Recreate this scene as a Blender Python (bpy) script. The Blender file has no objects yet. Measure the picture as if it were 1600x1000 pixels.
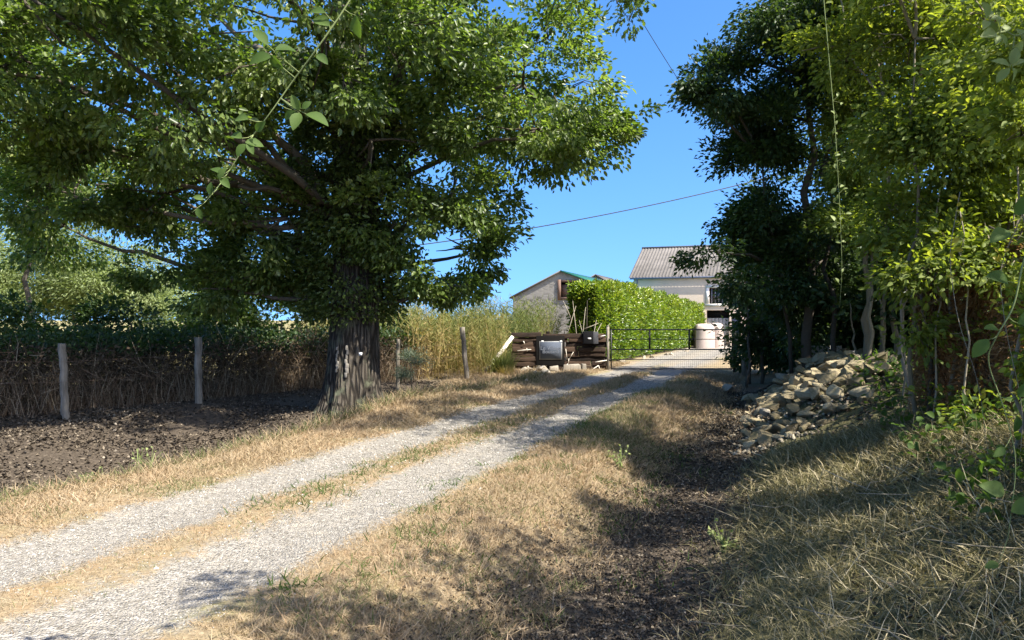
import bpy, bmesh, math
import numpy as np
from mathutils import Vector, Matrix, noise as mnoise

rng = np.random.default_rng(11)
R = math.radians
S = bpy.context.scene
COL = S.collection
F = 1150.0            # focal length in pixels of the 1600 px wide photograph
CAM_Z = 1.6

# ------------------------------------------------------------------ camera, sky, sun, exposure
cam = bpy.data.cameras.new('camera')
cam_o = bpy.data.objects.new('camera', cam)
COL.objects.link(cam_o)
cam.sensor_width = 36.0
cam.lens = 36.0 * F / 1600.0
cam.clip_start = 0.05
cam.clip_end = 3000.0
cam_o.location = (0, 0, CAM_Z)
cam_o.rotation_euler = (R(90), 0, 0)
S.camera = cam_o

SUN = Vector((0.62, -0.48, 1.0)).normalized()
elev = math.asin(SUN.z)
azim = math.atan2(SUN.x, SUN.y)
world = bpy.data.worlds.new('World')
S.world = world
world.use_nodes = True
wn = world.node_tree
sky = wn.nodes.new('ShaderNodeTexSky')
sky.sky_type = 'NISHITA'
sky.sun_disc = False
sky.sun_elevation = elev
sky.sun_rotation = azim
sky.altitude = 2000
sky.air_density = 1.0
sky.dust_density = 10.0
sky.ozone_density = 3.0
# a clear summer sky: the pale band is kept low on the horizon
_tc = wn.nodes.new('ShaderNodeTexCoord'); _sx = wn.nodes.new('ShaderNodeSeparateXYZ'); _mz = wn.nodes.new('ShaderNodeMath'); _cb = wn.nodes.new('ShaderNodeCombineXYZ')
_mz.operation = 'MULTIPLY_ADD'; _mz.inputs[1].default_value = .78; _mz.inputs[2].default_value = .165
_hs = wn.nodes.new('ShaderNodeHueSaturation'); _hs.inputs['Saturation'].default_value = 1.29
_nv = wn.nodes.new('ShaderNodeVectorMath'); _nv.operation = 'NORMALIZE'
for _a, _b in ((_tc.outputs['Generated'], _sx.inputs[0]), (_sx.outputs[0], _cb.inputs[0]), (_sx.outputs[1], _cb.inputs[1]), (_sx.outputs[2], _mz.inputs[0]),
               (_mz.outputs[0], _cb.inputs[2]), (_cb.outputs[0], _nv.inputs[0]), (_nv.outputs[0], sky.inputs[0]), (sky.outputs[0], _hs.inputs['Color'])):
    wn.links.new(_a, _b)
bg = wn.nodes['Background']
wn.links.new(_hs.outputs[0], bg.inputs[0])
bg.inputs[1].default_value = 0.115
sl = bpy.data.lights.new('sun', 'SUN')
sl.energy = 4.0
sl.angle = R(0.53)
sl.color = (1.0, 0.95, 0.86)
so = bpy.data.objects.new('sun', sl)
COL.objects.link(so)
so.rotation_euler = SUN.to_track_quat('Z', 'Y').to_euler()
S.view_settings.view_transform = 'Standard'
S.view_settings.look = 'None'
S.view_settings.gamma = 1.0
S.view_settings.exposure = 1.7
S.render.engine = 'CYCLES'
S.cycles.max_bounces = 8
S.cycles.diffuse_bounces = 4
S.cycles.transmission_bounces = 6
S.cycles.glossy_bounces = 2

# ------------------------------------------------------------------ helpers
def sst(a, b, x):
    t = np.clip((x - a) / (b - a), 0, 1)
    return t * t * (3 - 2 * t)

_tab = np.random.default_rng(3).random((256, 256))
def vn(x, y, k=0):
    x = np.asarray(x, float) + 37.3 * k + 500; y = np.asarray(y, float) + 91.7 * k + 500
    xi = np.floor(x).astype(int); yi = np.floor(y).astype(int)
    fx = x - xi; fy = y - yi
    fx = fx * fx * (3 - 2 * fx); fy = fy * fy * (3 - 2 * fy)
    a = _tab[xi & 255, yi & 255]; b = _tab[(xi + 1) & 255, yi & 255]
    c = _tab[xi & 255, (yi + 1) & 255]; d = _tab[(xi + 1) & 255, (yi + 1) & 255]
    return (a * (1 - fx) + b * fx) * (1 - fy) + (c * (1 - fx) + d * fx) * fy

RN = (0.936, -0.352); RD = (0.352, 0.936)     # across and along the track
def uv(x, y): return RN[0] * x + RN[1] * y, RD[0] * x + RD[1] * y
def xy(v, u): return RN[0] * v + RD[0] * u, RN[1] * v + RD[1] * u

OAK = (-3.1, 14.1)
def hgt(x, y):
    x = np.asarray(x, float); y = np.asarray(y, float)
    v, u = uv(x, y)
    near = 1 - sst(16, 22, u)
    z = near * (-0.45 * sst(-6.35, -7.5, v) + 0.33 * sst(-8.3, -11.2, v))
    bank = -0.28 * sst(-2.4, -1.3, v) * (1 - sst(-.9, .1, v)) + 0.74 * sst(-0.5, 2.3, v) + 0.35 * sst(2.5, 5, v)
    z = z + bank * (1 - 0.75 * sst(19, 25, u))
    # heap of rubble on the bank
    z = z + 0.36 * np.exp(-((v - 0.7) / 1.0) ** 2) * sst(9.8, 12.5, u) * (1 - sst(19, 22, u))
    z = z + 0.34 * np.exp(-(((x - OAK[0]) ** 2 + (y - OAK[1]) ** 2) / 1.9 ** 2))
    z = z - 0.035 * np.exp(-((v + 3.42) / 0.36) ** 2) - 0.035 * np.exp(-((v + 4.8) / 0.38) ** 2)
    d = np.hypot(x, y)
    z = z + (0.07 * (vn(x * .8, y * .8) - .5) + 0.05 * (vn(x * 2.3, y * 2.3, 1) - .5)) * sst(-5.6, -7, v) \
          + (0.07 * (vn(x * .8, y * .8) - .5) + 0.06 * (vn(x * 2.3, y * 2.3, 1) - .5) + .025 * (vn(x * 7, y * 7, 2) - .5)) * sst(-2.6, -1.2, v) \
          + 0.02 * (vn(x * 1.3, y * 1.3, 3) - .5) + 0.012 * (vn(x * 5, y * 5, 4) - .5)
    z = z + 2.5 * (vn(x * .02, y * .02, 5) - .5) * sst(80, 300, d)
    return z

def at(px, py, Y):
    return np.array([(px - 800) / F * Y, Y, CAM_Z + (500 - py) / F * Y])

def unit(a):
    a = np.asarray(a, float)
    return a / np.maximum(np.linalg.norm(a, axis=-1, keepdims=True), 1e-9)

def rdir(n): return unit(rng.normal(size=(n, 3)))

def mesh_np(name, V, faces, tint=None, smooth=False):
    V = np.asarray(V, np.float32).reshape(-1, 3)
    me = bpy.data.meshes.new(name)
    me.vertices.add(len(V)); me.vertices.foreach_set('co', V.ravel())
    loops = np.concatenate([f.ravel() for f in faces]).astype(np.int32)
    tot = np.concatenate([np.full(len(f), f.shape[1], np.int32) for f in faces])
    st = np.concatenate([[0], np.cumsum(tot)[:-1]]).astype(np.int32)
    me.loops.add(len(loops)); me.loops.foreach_set('vertex_index', loops)
    me.polygons.add(len(tot)); me.polygons.foreach_set('loop_start', st)
    if smooth: me.polygons.foreach_set('use_smooth', np.ones(len(tot), bool))
    if tint is not None:
        a = me.attributes.new('tint', 'FLOAT', 'POINT')
        a.data.foreach_set('value', np.asarray(tint, np.float32).ravel())
    me.update(calc_edges=True)
    return me

class Acc:
    """collects geometry for ONE mesh"""
    def __init__(s): s.V = []; s.F = {}; s.T = []; s.n = 0
    def add(s, V, faces, tint=0.5):
        V = np.asarray(V, float).reshape(-1, 3)
        if not isinstance(faces, list): faces = [faces]
        for f in faces:
            f = np.asarray(f, int)
            if f.size: s.F.setdefault(f.shape[1], []).append(f + s.n)
        s.T.append(np.broadcast_to(np.asarray(tint, float).ravel() if np.ndim(tint) else tint, (len(V),)))
        s.V.append(V); s.n += len(V)
        return s
    def tube(s, pts, rad, sides=6, tint=0.5, cap=True):
        pts = np.asarray(pts, float); n = len(pts)
        rad = np.broadcast_to(rad, (n,))
        t = unit(np.gradient(pts, axis=0))
        ref = np.array([0, 0, 1.]) if abs(t[0][2]) < .9 else np.array([1., 0, 0])
        a = unit(np.cross(t, ref)); b = np.cross(t, a)
        th = np.arange(sides) * 2 * math.pi / sides
        V = pts[:, None] + rad[:, None, None] * (np.cos(th)[None, :, None] * a[:, None] + np.sin(th)[None, :, None] * b[:, None])
        i = np.arange(n - 1)[:, None] * sides; j = np.arange(sides)[None]; k = (j + 1) % sides
        f = np.stack([i + j, i + k, i + sides + k, i + sides + j], -1).reshape(-1, 4)
        fs = [f]
        if cap: fs.append(np.array([np.arange(sides)[::-1], (n - 1) * sides + np.arange(sides)]))
        return s.add(V.reshape(-1, 3), fs, tint)
    def box(s, c, size, rot=0.0, M=None, tint=0.5, jit=0.0):
        q = np.array([[x, y, z] for z in (-.5, .5) for y in (-.5, .5) for x in (-.5, .5)]) * np.asarray(size, float)
        if jit: q = q + rng.normal(size=q.shape) * jit
        if M is None:
            ca, sa = math.cos(rot), math.sin(rot)
            M = np.array([[ca, -sa, 0], [sa, ca, 0], [0, 0, 1]])
        q = q @ np.asarray(M).T + np.asarray(c, float)
        f = np.array([[0, 2, 3, 1], [4, 5, 7, 6], [0, 1, 5, 4], [2, 6, 7, 3], [0, 4, 6, 2], [1, 3, 7, 5]])
        return s.add(q, f, tint)
    def mesh(s, name, off=(0, 0, 0), smooth=False):
        V = np.concatenate(s.V) - np.asarray(off, float)
        return mesh_np(name, V, [np.concatenate(f) for f in s.F.values()], np.concatenate(s.T), smooth)

def tag(o, label=None, cat=None, group=None, kind=None):
    if label: o['label'] = label
    if cat: o['category'] = cat
    if group: o['group'] = group
    if kind: o['kind'] = kind
    return o

def root(name, loc, label, cat, group=None):
    o = bpy.data.objects.new(name, None)
    o.empty_display_size = .2
    o.location = [float(c) for c in loc]
    COL.objects.link(o)
    return tag(o, label, cat, group)

def put(acc, name, mat, parent=None, smooth=False, bevel=0):
    base = parent
    off = np.zeros(3)
    p = parent
    while p is not None:
        off = off + np.array(p.location); p = p.parent
    me = acc.mesh(name, off, smooth)
    me.materials.append(mat)
    o = bpy.data.objects.new(name, me)
    COL.objects.link(o)
    o.parent = base
    if bevel:
        b = o.modifiers.new('bevel', 'BEVEL'); b.width = bevel; b.segments = 2; b.limit_method = 'ANGLE'
    return o

# templates: x = width, y = length, z = normal
LEAF4 = (np.array([[0, 0, 0], [.5, .45, .1], [0, 1, -.12], [-.5, .45, .1]]), np.array([[0, 1, 2], [0, 2, 3]]))
LEAF6 = (np.array([[0, 0, 0], [.42, .3, .1], [.4, .68, .06], [0, 1, -.16], [-.4, .68, .06], [-.42, .3, .1]]),
         np.array([[0, 1, 2, 3], [0, 3, 4, 5]]))
def _leafn():
    ys = [0, .12, .3, .52, .74, .9, 1]; ws = [.02, .24, .43, .47, .34, .17, .0]
    V = []; Fq = []
    for y, w in zip(ys, ws):
        dz = -.25 * (y - .25) ** 2
        V += [[-w, y, .14 * w * 2 + dz], [0, y, dz], [w, y, .14 * w * 2 + dz]]
    for i in range(len(ys) - 1):
        a = i * 3
        Fq += [[a, a + 1, a + 4, a + 3], [a + 1, a + 2, a + 5, a + 4]]
    return np.array(V, float), np.array(Fq)
LEAFN = _leafn()
def _leafoak():
    # lobed leaf, two rows of quads beside the midrib
    ys = [0, .2, .32, .45, .57, .72, .82, 1]; ws = [.03, .24, .15, .42, .24, .42, .28, .04]
    V = []; Fq = []
    for y, w in zip(ys, ws):
        V += [[-w, y, .2 * w - .2 * y * y], [0, y, -.2 * y * y], [w, y, .2 * w - .2 * y * y]]
    for i in range(len(ys) - 1):
        a = i * 3
        Fq += [[a, a + 1, a + 4, a + 3], [a + 1, a + 2, a + 5, a + 4]]
    return np.array(V, float), np.array(Fq)
LEAFOAK = _leafoak()
BLADE = (np.array([[-.5, 0, 0], [.5, 0, 0], [-.38, .5, .06], [.38, .5, .06], [0, 1, -.1]]), np.array([[0, 1, 3], [0, 3, 2], [2, 3, 4]]))
CURL = (np.array([[0, 0, 0], [.5, .4, .35], [.1, 1, .1], [-.5, .5, .3], [0, .5, -.05]]), np.array([[0, 1, 4], [1, 2, 4], [2, 3, 4], [3, 0, 4]]))

def scatter(acc, tpl, P, A, N, L, W, tint):
    tv, tf = tpl
    A = unit(A); T = unit(np.cross(A, N)); N = np.cross(T, A)
    n = len(P); k = len(tv)
    L = np.broadcast_to(L, (n,)); W = np.broadcast_to(W, (n,))
    V = P[:, None] + tv[None, :, 0, None] * (W[:, None] * T)[:, None] + tv[None, :, 1, None] * (L[:, None] * A)[:, None] \
        + tv[None, :, 2, None] * (L[:, None] * N)[:, None]
    fc = (np.arange(n)[:, None, None] * k + tf[None]).reshape(-1, tf.shape[1])
    acc.add(V.reshape(-1, 3), fc, np.repeat(np.broadcast_to(tint, (n,)), k))

# ------------------------------------------------------------------ materials
class NG:
    def __init__(s, name):
        s.m = bpy.data.materials.new(name); s.m.use_nodes = True
        s.t = s.m.node_tree; s.b = s.t.nodes['Principled BSDF']
        s.out = s.t.nodes['Material Output']
    def n(s, typ, ins=None, **kw):
        q = s.t.nodes.new(typ)
        for k, v in kw.items(): setattr(q, k, v)
        for k, v in (ins or {}).items(): s.set(q.inputs[k], v)
        return q
    def set(s, sock, v):
        if hasattr(v, 'links') or isinstance(v, bpy.types.NodeSocket): s.t.links.new(v, sock)
        elif isinstance(v, (tuple, list)) and len(v) == 3 and sock.type == 'RGBA': sock.default_value = (*v, 1)
        else: sock.default_value = v
    def math(s, op, a, b=None, c=None, clamp=False):
        q = s.n('ShaderNodeMath', operation=op, use_clamp=clamp); s.set(q.inputs[0], a)
        if b is not None: s.set(q.inputs[1], b)
        if c is not None: s.set(q.inputs[2], c)
        return q.outputs[0]
    def pos(s): return s.n('ShaderNodeNewGeometry').outputs['Position']
    def noise(s, vec, scale, detail=4, rough=.6):
        return s.n('ShaderNodeTexNoise', {'Vector': vec, 'Scale': scale, 'Detail': detail, 'Roughness': rough}).outputs[0]
    def ramp(s, fac, stops):
        q = s.n('ShaderNodeValToRGB'); s.set(q.inputs[0], fac)
        e = q.color_ramp.elements
        while len(e) < len(stops): e.new(.5)
        for x, (p, c) in zip(e, stops): x.position = p; x.color = (*c, 1)
        return q.outputs[0]
    def mix(s, fac, a, b):
        q = s.n('ShaderNodeMix', data_type='RGBA'); s.set(q.inputs[0], fac); s.set(q.inputs[6], a); s.set(q.inputs[7], b)
        return q.outputs[2]
    def step(s, x, a, b):
        q = s.n('ShaderNodeMapRange', interpolation_type='SMOOTHSTEP'); s.set(q.inputs[0], x)
        q.inputs[1].default_value = a; q.inputs[2].default_value = b
        return q.outputs[0]
    def bump(s, h, strength=.5, dist=.02):
        q = s.n('ShaderNodeBump', {'Height': h, 'Strength': strength, 'Distance': dist}); s.t.links.new(q.outputs[0], s.b.inputs['Normal'])
    def fin(s, color, rough=.8, spec=.3):
        s.set(s.b.inputs['Base Color'], color); s.set(s.b.inputs['Roughness'], rough)
        s.b.inputs['Specular IOR Level'].default_value = spec
        return s.m

def mat_leaf(name, stops, trans=.38, tcol=(1.5, 1.55, .5), rough=.45, spec=.35):
    g = NG(name)
    a = g.n('ShaderNodeAttribute', attribute_name='tint').outputs['Fac']
    c = g.ramp(a, stops)
    g.fin(c, rough, spec)
    tc = g.n('ShaderNodeMix', data_type='RGBA', blend_type='MULTIPLY')
    tc.inputs[0].default_value = 1; g.set(tc.inputs[6], c); tc.inputs[7].default_value = (*tcol, 1)
    tr = g.n('ShaderNodeBsdfTranslucent', {'Color': tc.outputs[2]})
    mx = g.n('ShaderNodeMixShader', {0: trans})
    g.t.links.new(g.b.outputs[0], mx.inputs[1]); g.t.links.new(tr.outputs[0], mx.inputs[2])
    g.t.links.new(mx.outputs[0], g.out.inputs[0])
    return g.m

def mat_tint(name, stops, rough=.85, spec=.2, nz=0.0, nscale=20, bump=0):
    g = NG(name)
    a = g.n('ShaderNodeAttribute', attribute_name='tint').outputs['Fac']
    if nz:
        p = g.pos()
        a = g.math('ADD', a, g.math('MULTIPLY', g.math('SUBTRACT', g.noise(p, nscale), .5), nz), clamp=True)
    c = g.ramp(a, stops)
    if bump: g.bump(g.noise(g.pos(), nscale, 6), bump, .02)
    return g.fin(c, rough, spec)

M = {}
M['oak'] = mat_leaf('oak_leaves', [(0, (.05, .08, .022)), (.45, (.13, .182, .046)), (.75, (.215, .26, .075)), (1, (.31, .34, .13))], trans=.5, tcol=(1.28, 1.48, .48), rough=.38, spec=.5)
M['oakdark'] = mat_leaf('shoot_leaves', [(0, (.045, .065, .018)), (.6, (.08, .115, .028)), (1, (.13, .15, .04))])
M['dark'] = mat_leaf('dark_leaves', [(0, (.024, .045, .016)), (.5, (.045, .080, .024)), (1, (.09, .13, .036))], trans=.36)
M['olive'] = mat_leaf('olive_leaves', [(0, (.08, .11, .026)), (.5, (.175, .225, .05)), (.9, (.28, .32, .085)), (1, (.38, .36, .11))], trans=.55, tcol=(1.6, 1.55, .4), rough=.6, spec=.25)
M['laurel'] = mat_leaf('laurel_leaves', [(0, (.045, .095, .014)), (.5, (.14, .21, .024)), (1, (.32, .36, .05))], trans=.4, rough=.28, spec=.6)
M['willow'] = mat_leaf('pale_leaves', [(0, (.14, .18, .07)), (.5, (.22, .27, .11)), (1, (.32, .36, .17))], trans=.45, tcol=(1.25, 1.3, .7))
M['weed'] = mat_leaf('weed_leaves', [(0, (.09, .12, .035)), (.45, (.17, .19, .06)), (.75, (.27, .25, .09)), (1, (.36, .27, .12))], trans=.4, tcol=(1.3, 1.25, .6), rough=.7, spec=.15)
M['greygreen'] = mat_leaf('grey_green_leaves', [(0, (.09, .12, .085)), (1, (.17, .20, .14))], trans=.3, rough=.7)
M['straw'] = mat_leaf('straw', [(0, (.09, .115, .035)), (.18, (.15, .16, .065)), (.3, (.26, .195, .115)), (.7, (.40, .31, .195)), (.9, (.34, .225, .125)), (1, (.50, .42, .295))],
                      trans=.25, tcol=(1.1, 1.0, .7), rough=.75, spec=.15)
M['cut'] = mat_leaf('cut_grass', [(0, (.08, .08, .034)), (.3, (.15, .135, .062)), (.65, (.27, .225, .125)), (1, (.50, .43, .29))], trans=.2, tcol=(1.1, 1.1, .6), rough=.8, spec=.15)
M['litter'] = mat_tint('dead_leaves', [(0, (.035, .027, .02)), (.45, (.09, .071, .051)), (.8, (.19, .155, .11)), (1, (.38, .32, .24))], rough=.8)
M['bracken'] = mat_leaf('dead_bracken', [(0, (.055, .044, .032)), (.5, (.13, .10, .068)), (.85, (.20, .13, .08)), (1, (.40, .33, .23))], trans=.2, tcol=(1.1, 1, .7), rough=.85, spec=.1)
M['rust'] = mat_leaf('dead_conifer', [(0, (.14, .08, .038)), (.5, (.26, .16, .08)), (1, (.36, .25, .14))], trans=.3, tcol=(1.2, 1, .6), rough=.85, spec=.1)
M['yellow'] = mat_leaf('yellow_leaves', [(0, (.35, .30, .03)), (1, (.55, .45, .06))], trans=.45, tcol=(1.2, 1.1, .4))
M['near'] = mat_leaf('near_leaves', [(0, (.04, .075, .016)), (.5, (.075, .125, .027)), (1, (.13, .175, .055))], trans=.45, tcol=(1.4, 1.5, .5), rough=.65, spec=.2)
M['palevine'] = mat_leaf('pale_vine_leaves', [(0, (.16, .21, .06)), (1, (.30, .34, .13))], trans=.4, tcol=(1.3, 1.3, .5), rough=.6)
M['stem'] = mat_tint('pale_stems', [(0, (.10, .085, .055)), (.5, (.20, .17, .115)), (1, (.36, .31, .23))], nz=.5, nscale=40)
M['greenstem'] = mat_tint('green_stems', [(0, (.10, .14, .04)), (1, (.22, .25, .10))], nz=.4, nscale=60)
M['bark_thin'] = mat_tint('branch_bark', [(0, (.040, .033, .025)), (.6, (.10, .083, .062)), (1, (.20, .17, .13))], nz=.6, nscale=18, bump=.5)

def mk_bark():
    g = NG('oak_bark'); p = g.pos()
    mp = g.n('ShaderNodeMapping', {'Vector': p, 'Scale': (14., 14., 2.2)}).outputs[0]
    w = g.n('ShaderNodeTexVoronoi', {'Vector': mp, 'Scale': 1.0}, feature='DISTANCE_TO_EDGE').outputs[0]
    n1 = g.noise(mp, 1.3, 6); n2 = g.noise(p, 3, 4)
    h = g.math('ADD', g.step(w, 0, .35), g.math('MULTIPLY', n1, .8))
    c = g.mix(g.step(h, .3, 1.35), (.022, .018, .014), (.095, .080, .062))
    c = g.mix(g.step(n2, .52, .72), c, (.11, .115, .075))
    g.bump(h, 1.0, .03)
    return g.fin(c, .9, .15)
M['bark'] = mk_bark()

def mk_wood(name, a, b, axis=(2., 2., 18.), bump=.6):
    g = NG(name)
    tc = g.n('ShaderNodeTexCoord').outputs['Object']
    mp = g.n('ShaderNodeMapping', {'Vector': tc, 'Scale': axis}).outputs[0]
    n1 = g.noise(mp, 2.2, 6, .65); n2 = g.noise(tc, 2.5, 3)
    f = g.math('ADD', g.math('MULTIPLY', n1, .75), g.math('MULTIPLY', n2, .35))
    t = g.n('ShaderNodeAttribute', attribute_name='tint').outputs['Fac']
    f = g.math('ADD', f, g.math('MULTIPLY', g.math('SUBTRACT', t, .5), .9))
    g.bump(n1, bump, .015)
    return g.fin(g.mix(g.step(f, .3, .85), a, b), .85, .2)
M['sleeper'] = mk_wood('weathered_timber', (.010, .007, .005), (.065, .040, .025), axis=(1.2, 9., 9.))
M['post'] = mk_wood('grey_post_wood', (.10, .085, .065), (.33, .29, .23), axis=(9., 9., 1.1))
M['scar'] = mk_wood('bare_wood', (.07, .062, .05), (.20, .18, .15), axis=(6, 6, 3))
M['palewood'] = mk_wood('pale_cut_wood', (.42, .36, .27), (.72, .66, .55), axis=(5, 5, 2))

def mk_stone(name, a, b, moss=.35):
    g = NG(name)
    tc = g.n('ShaderNodeTexCoord').outputs['Object']
    r = g.n('ShaderNodeObjectInfo').outputs['Random']
    off = g.n('ShaderNodeVectorMath', {0: tc}, operation='ADD'); cb = g.n('ShaderNodeCombineXYZ', {0: g.math('MULTIPLY', r, 30), 1: r, 2: g.math('MULTIPLY', r, 11)})
    g.t.links.new(cb.outputs[0], off.inputs[1]); v = off.outputs[0]
    n1 = g.noise(v, 6, 6, .65); n2 = g.noise(v, 2, 3); n3 = g.noise(v, 30, 3)
    f = g.math('ADD', g.math('MULTIPLY', n1, .7), g.math('MULTIPLY', g.math('SUBTRACT', r, .5), .5))
    c = g.mix(g.step(f, .15, .65), a, b)
    c = g.mix(g.math('MULTIPLY', g.step(n2, .48, .68), moss), c, (.16, .15, .06))
    g.bump(g.math('ADD', n1, g.math('MULTIPLY', n3, .3)), .7, .03)
    return g.fin(c, .9, .15)
M['stone'] = mk_stone('limestone', (.185, .15, .088), (.385, .32, .205), .4)
M['stonepale'] = mk_stone('pale_limestone', (.30, .255, .19), (.50, .44, .35), .2)
M['slab'] = mk_stone('concrete', (.33, .32, .29), (.48, .46, .42), .2)

def mk_plain(name, col, rough=.6, spec=.4, metal=0., nz=.15, scale=8, bump=0):
    g = NG(name); p = g.n('ShaderNodeTexCoord').outputs['Object']
    n = g.noise(p, scale, 5)
    c = g.mix(n, tuple(x * (1 - nz) for x in col), tuple(min(1, x * (1 + nz)) for x in col))
    g.b.inputs['Metallic'].default_value = metal
    if bump: g.bump(n, bump, .01)
    return g.fin(c, rough, spec)
M['black_metal'] = mk_plain('dark_painted_metal', (.022, .020, .020), .5)
M['rust_metal'] = mk_plain('rusty_steel', (.17, .11, .075), .75, nz=.4)
M['signboard'] = mk_plain('dark_board', (.014, .013, .012), .95, .02)
M['plate'] = mk_plain('grey_blue_plate', (.08, .092, .115), 1.0, .0, nz=.06, scale=3)
M['plate_edge'] = mk_plain('pale_plate_edge', (.19, .19, .185), .5)
M['white'] = mk_plain('off_white_paint', (.78, .76, .72), .6)
M['lettering'] = mk_plain('pale_lettering', (.16, .175, .205), .9, nz=.02)
M['box_black'] = mk_plain('black_box_plastic', (.009, .009, .010), .8, .1)
M['box_grey'] = mk_plain('grey_flap', (.08, .08, .085), .8, .1)
M['cable'] = mk_plain('black_cable', (.03, .03, .033), .6)
M['render_wall'] = mk_plain('pink_beige_render', (.64, .52, .40), .9, .1, nz=.16, scale=.9)
M['trim'] = mk_plain('pale_surround', (.72, .68, .61), .9, .1)
M['barn_wall'] = None
M['dark_open'] = mk_plain('dark_interior', (.012, .011, .011), .9, .1)
M['shutter'] = mk_plain('brown_frame', (.16, .095, .065), .7)
M['board_door'] = mk_plain('weathered_board_door', (.38, .34, .29), .85)
M['grey_door'] = mk_plain('grey_blue_door', (.17, .18, .22), .6)
M['green_sheet'] = mk_plain('green_roof_sheet', (.03, .15, .105), .5)
M['cover'] = mk_plain('pale_pink_cover', (.42, .345, .295), .85, .1, nz=.18, scale=3, bump=.6)
M['glass'] = mk_plain('dark_glass', (.02, .024, .03), .08, .8)

def mk_rubble():
    g = NG('rubble_masonry'); p = g.pos()
    mp = g.n('ShaderNodeMapping', {'Vector': p, 'Scale': (3., 3., 5.)}).outputs[0]
    vv = g.n('ShaderNodeTexVoronoi', {'Vector': mp, 'Scale': 1.0})
    ve = g.n('ShaderNodeTexVoronoi', {'Vector': mp, 'Scale': 1.0}, feature='DISTANCE_TO_EDGE').outputs[0]
    r = g.n('ShaderNodeSeparateColor', {0: vv.outputs['Color']}).outputs[0]
    c = g.ramp(r, [(0, (.14, .13, .115)), (.5, (.215, .20, .175)), (1, (.29, .27, .24))])
    c = g.mix(g.step(ve, .0, .14), (.27, .25, .215), c)
    c = g.mix(g.step(g.noise(p, .8, 3), .45, .7), c, (.31, .285, .245))
    g.bump(ve, .6, .03)
    return g.fin(c, .95, .1)
M['barn_wall'] = mk_rubble()

def mk_roof():
    g = NG('fibre_cement_roof'); p = g.pos()
    n = g.noise(p, .9, 4); n2 = g.noise(p, 6, 3)
    c = g.mix(g.step(g.math('ADD', g.math('MULTIPLY', n, .7), g.math('MULTIPLY', n2, .3)), .3, .7), (.11, .10, .088), (.18, .163, .145))
    return g.fin(c, .9, .15)
M['roof'] = mk_roof()

def mk_ground():
    g = NG('ground_and_gravel'); p = g.pos()
    sx = g.n('ShaderNodeSeparateXYZ', {0: p})
    X, Yv = sx.outputs[0], sx.outputs[1]
    v = g.math('ADD', g.math('MULTIPLY', X, RN[0]), g.math('MULTIPLY', Yv, RN[1]))
    u = g.math('ADD', g.math('MULTIPLY', X, RD[0]), g.math('MULTIPLY', Yv, RD[1]))
    nA = g.noise(p, .9, 3); nB = g.noise(p, 4.5, 4); nC = g.noise(p, 22, 5, .7); nD = g.noise(p, 75, 3, .6); nE = g.noise(p, .35, 3)
    wob = g.math('ADD', g.math('MULTIPLY', g.math('SUBTRACT', nA, .5), .3), g.math('MULTIPLY', g.math('SUBTRACT', nB, .5), .5))
    wob = g.math('ADD', wob, g.math('MULTIPLY', g.math('SUBTRACT', nC, .5), .35))
    def band(c, a, b):
        d = g.math('ADD', g.math('ABSOLUTE', g.math('SUBTRACT', v, c)), wob)
        return g.step(d, b, a)
    g1 = band(-3.42, .30, .58); g2 = band(-4.82, .32, .60)
    gr = g.math('MAXIMUM', g1, g2)
    far = g.step(u, 22, 30)
    wide = g.math('MULTIPLY', far, g.math('MULTIPLY', band(-4.1, 1.1, 1.7), .8))
    gr = g.math('MAXIMUM', gr, wide)
    # gravel
    vo = g.n('ShaderNodeTexVoronoi', {'Vector': p, 'Scale': 66.})
    vr = g.n('ShaderNodeSeparateColor', {0: vo.outputs['Color']}).outputs[0]
    vo2 = g.n('ShaderNodeTexVoronoi', {'Vector': p, 'Scale': 34.})
    vr2 = g.n('ShaderNodeSeparateColor', {0: vo2.outputs['Color']}).outputs[0]
    gf = g.math('ADD', g.math('MULTIPLY', vr, .55), g.math('MULTIPLY', vr2, .45))
    gcol = g.ramp(gf, [(0, (.14, .125, .10)), (.35, (.245, .222, .185)), (.65, (.315, .288, .245)), (1, (.43, .395, .34))])
    gcol = g.mix(g.math('MULTIPLY', g.step(nB, .5, .75), .45), gcol, (.42, .36, .27))
    # dry grass
    dry = g.ramp(g.math('ADD', g.math('MULTIPLY', nC, .6), g.math('MULTIPLY', nD, .4)), [(.25, (.12, .085, .05)), (.5, (.26, .20, .12)), (.75, (.40, .33, .22))])
    dry = g.mix(g.math('MULTIPLY', g.step(nB, .46, .66), .6), dry, (.29, .195, .105))
    dry = g.mix(g.math('MULTIPLY', g.step(nA, .5, .68), .55), dry, (.15, .165, .06))
    soil = g.ramp(nC, [(.3, (.034, .027, .020)), (.55, (.085, .067, .049)), (.8, (.17, .14, .105))])
    bankc = g.ramp(nC, [(.3, (.045, .045, .02)), (.55, (.11, .10, .048)), (.8, (.21, .185, .10))])
    vw = g.math('ADD', v, g.math('MULTIPLY', wob, .7))
    mL = g.math('MULTIPLY', g.step(vw, -6.45, -6.75), g.step(u, 22, 18))
    mR = g.math('MULTIPLY', g.step(vw, -2.0, -1.4), g.step(u, 24, 19))
    mB = g.math('MULTIPLY', g.step(vw, -.75, -.1), g.step(u, 24, 19))
    c = g.mix(mL, dry, soil)
    c = g.mix(mR, c, soil)
    c = g.mix(mB, c, bankc)
    c = g.mix(gr, c, gcol)
    fld = g.math('MULTIPLY', g.step(vw, -14, -16), .9)
    c = g.mix(fld, c, (.22, .19, .085))
    h = g.mix(gr, g.math('ADD', g.math('MULTIPLY', nC, 1.0), g.math('MULTIPLY', nD, .5)), g.math('SUBTRACT', 1.2, g.math('ADD', vo.outputs['Distance'], g.math('MULTIPLY', vo2.outputs['Distance'], .8))))
    g.bump(h, .9, .022)
    return g.fin(c, .95, .1)
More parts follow.
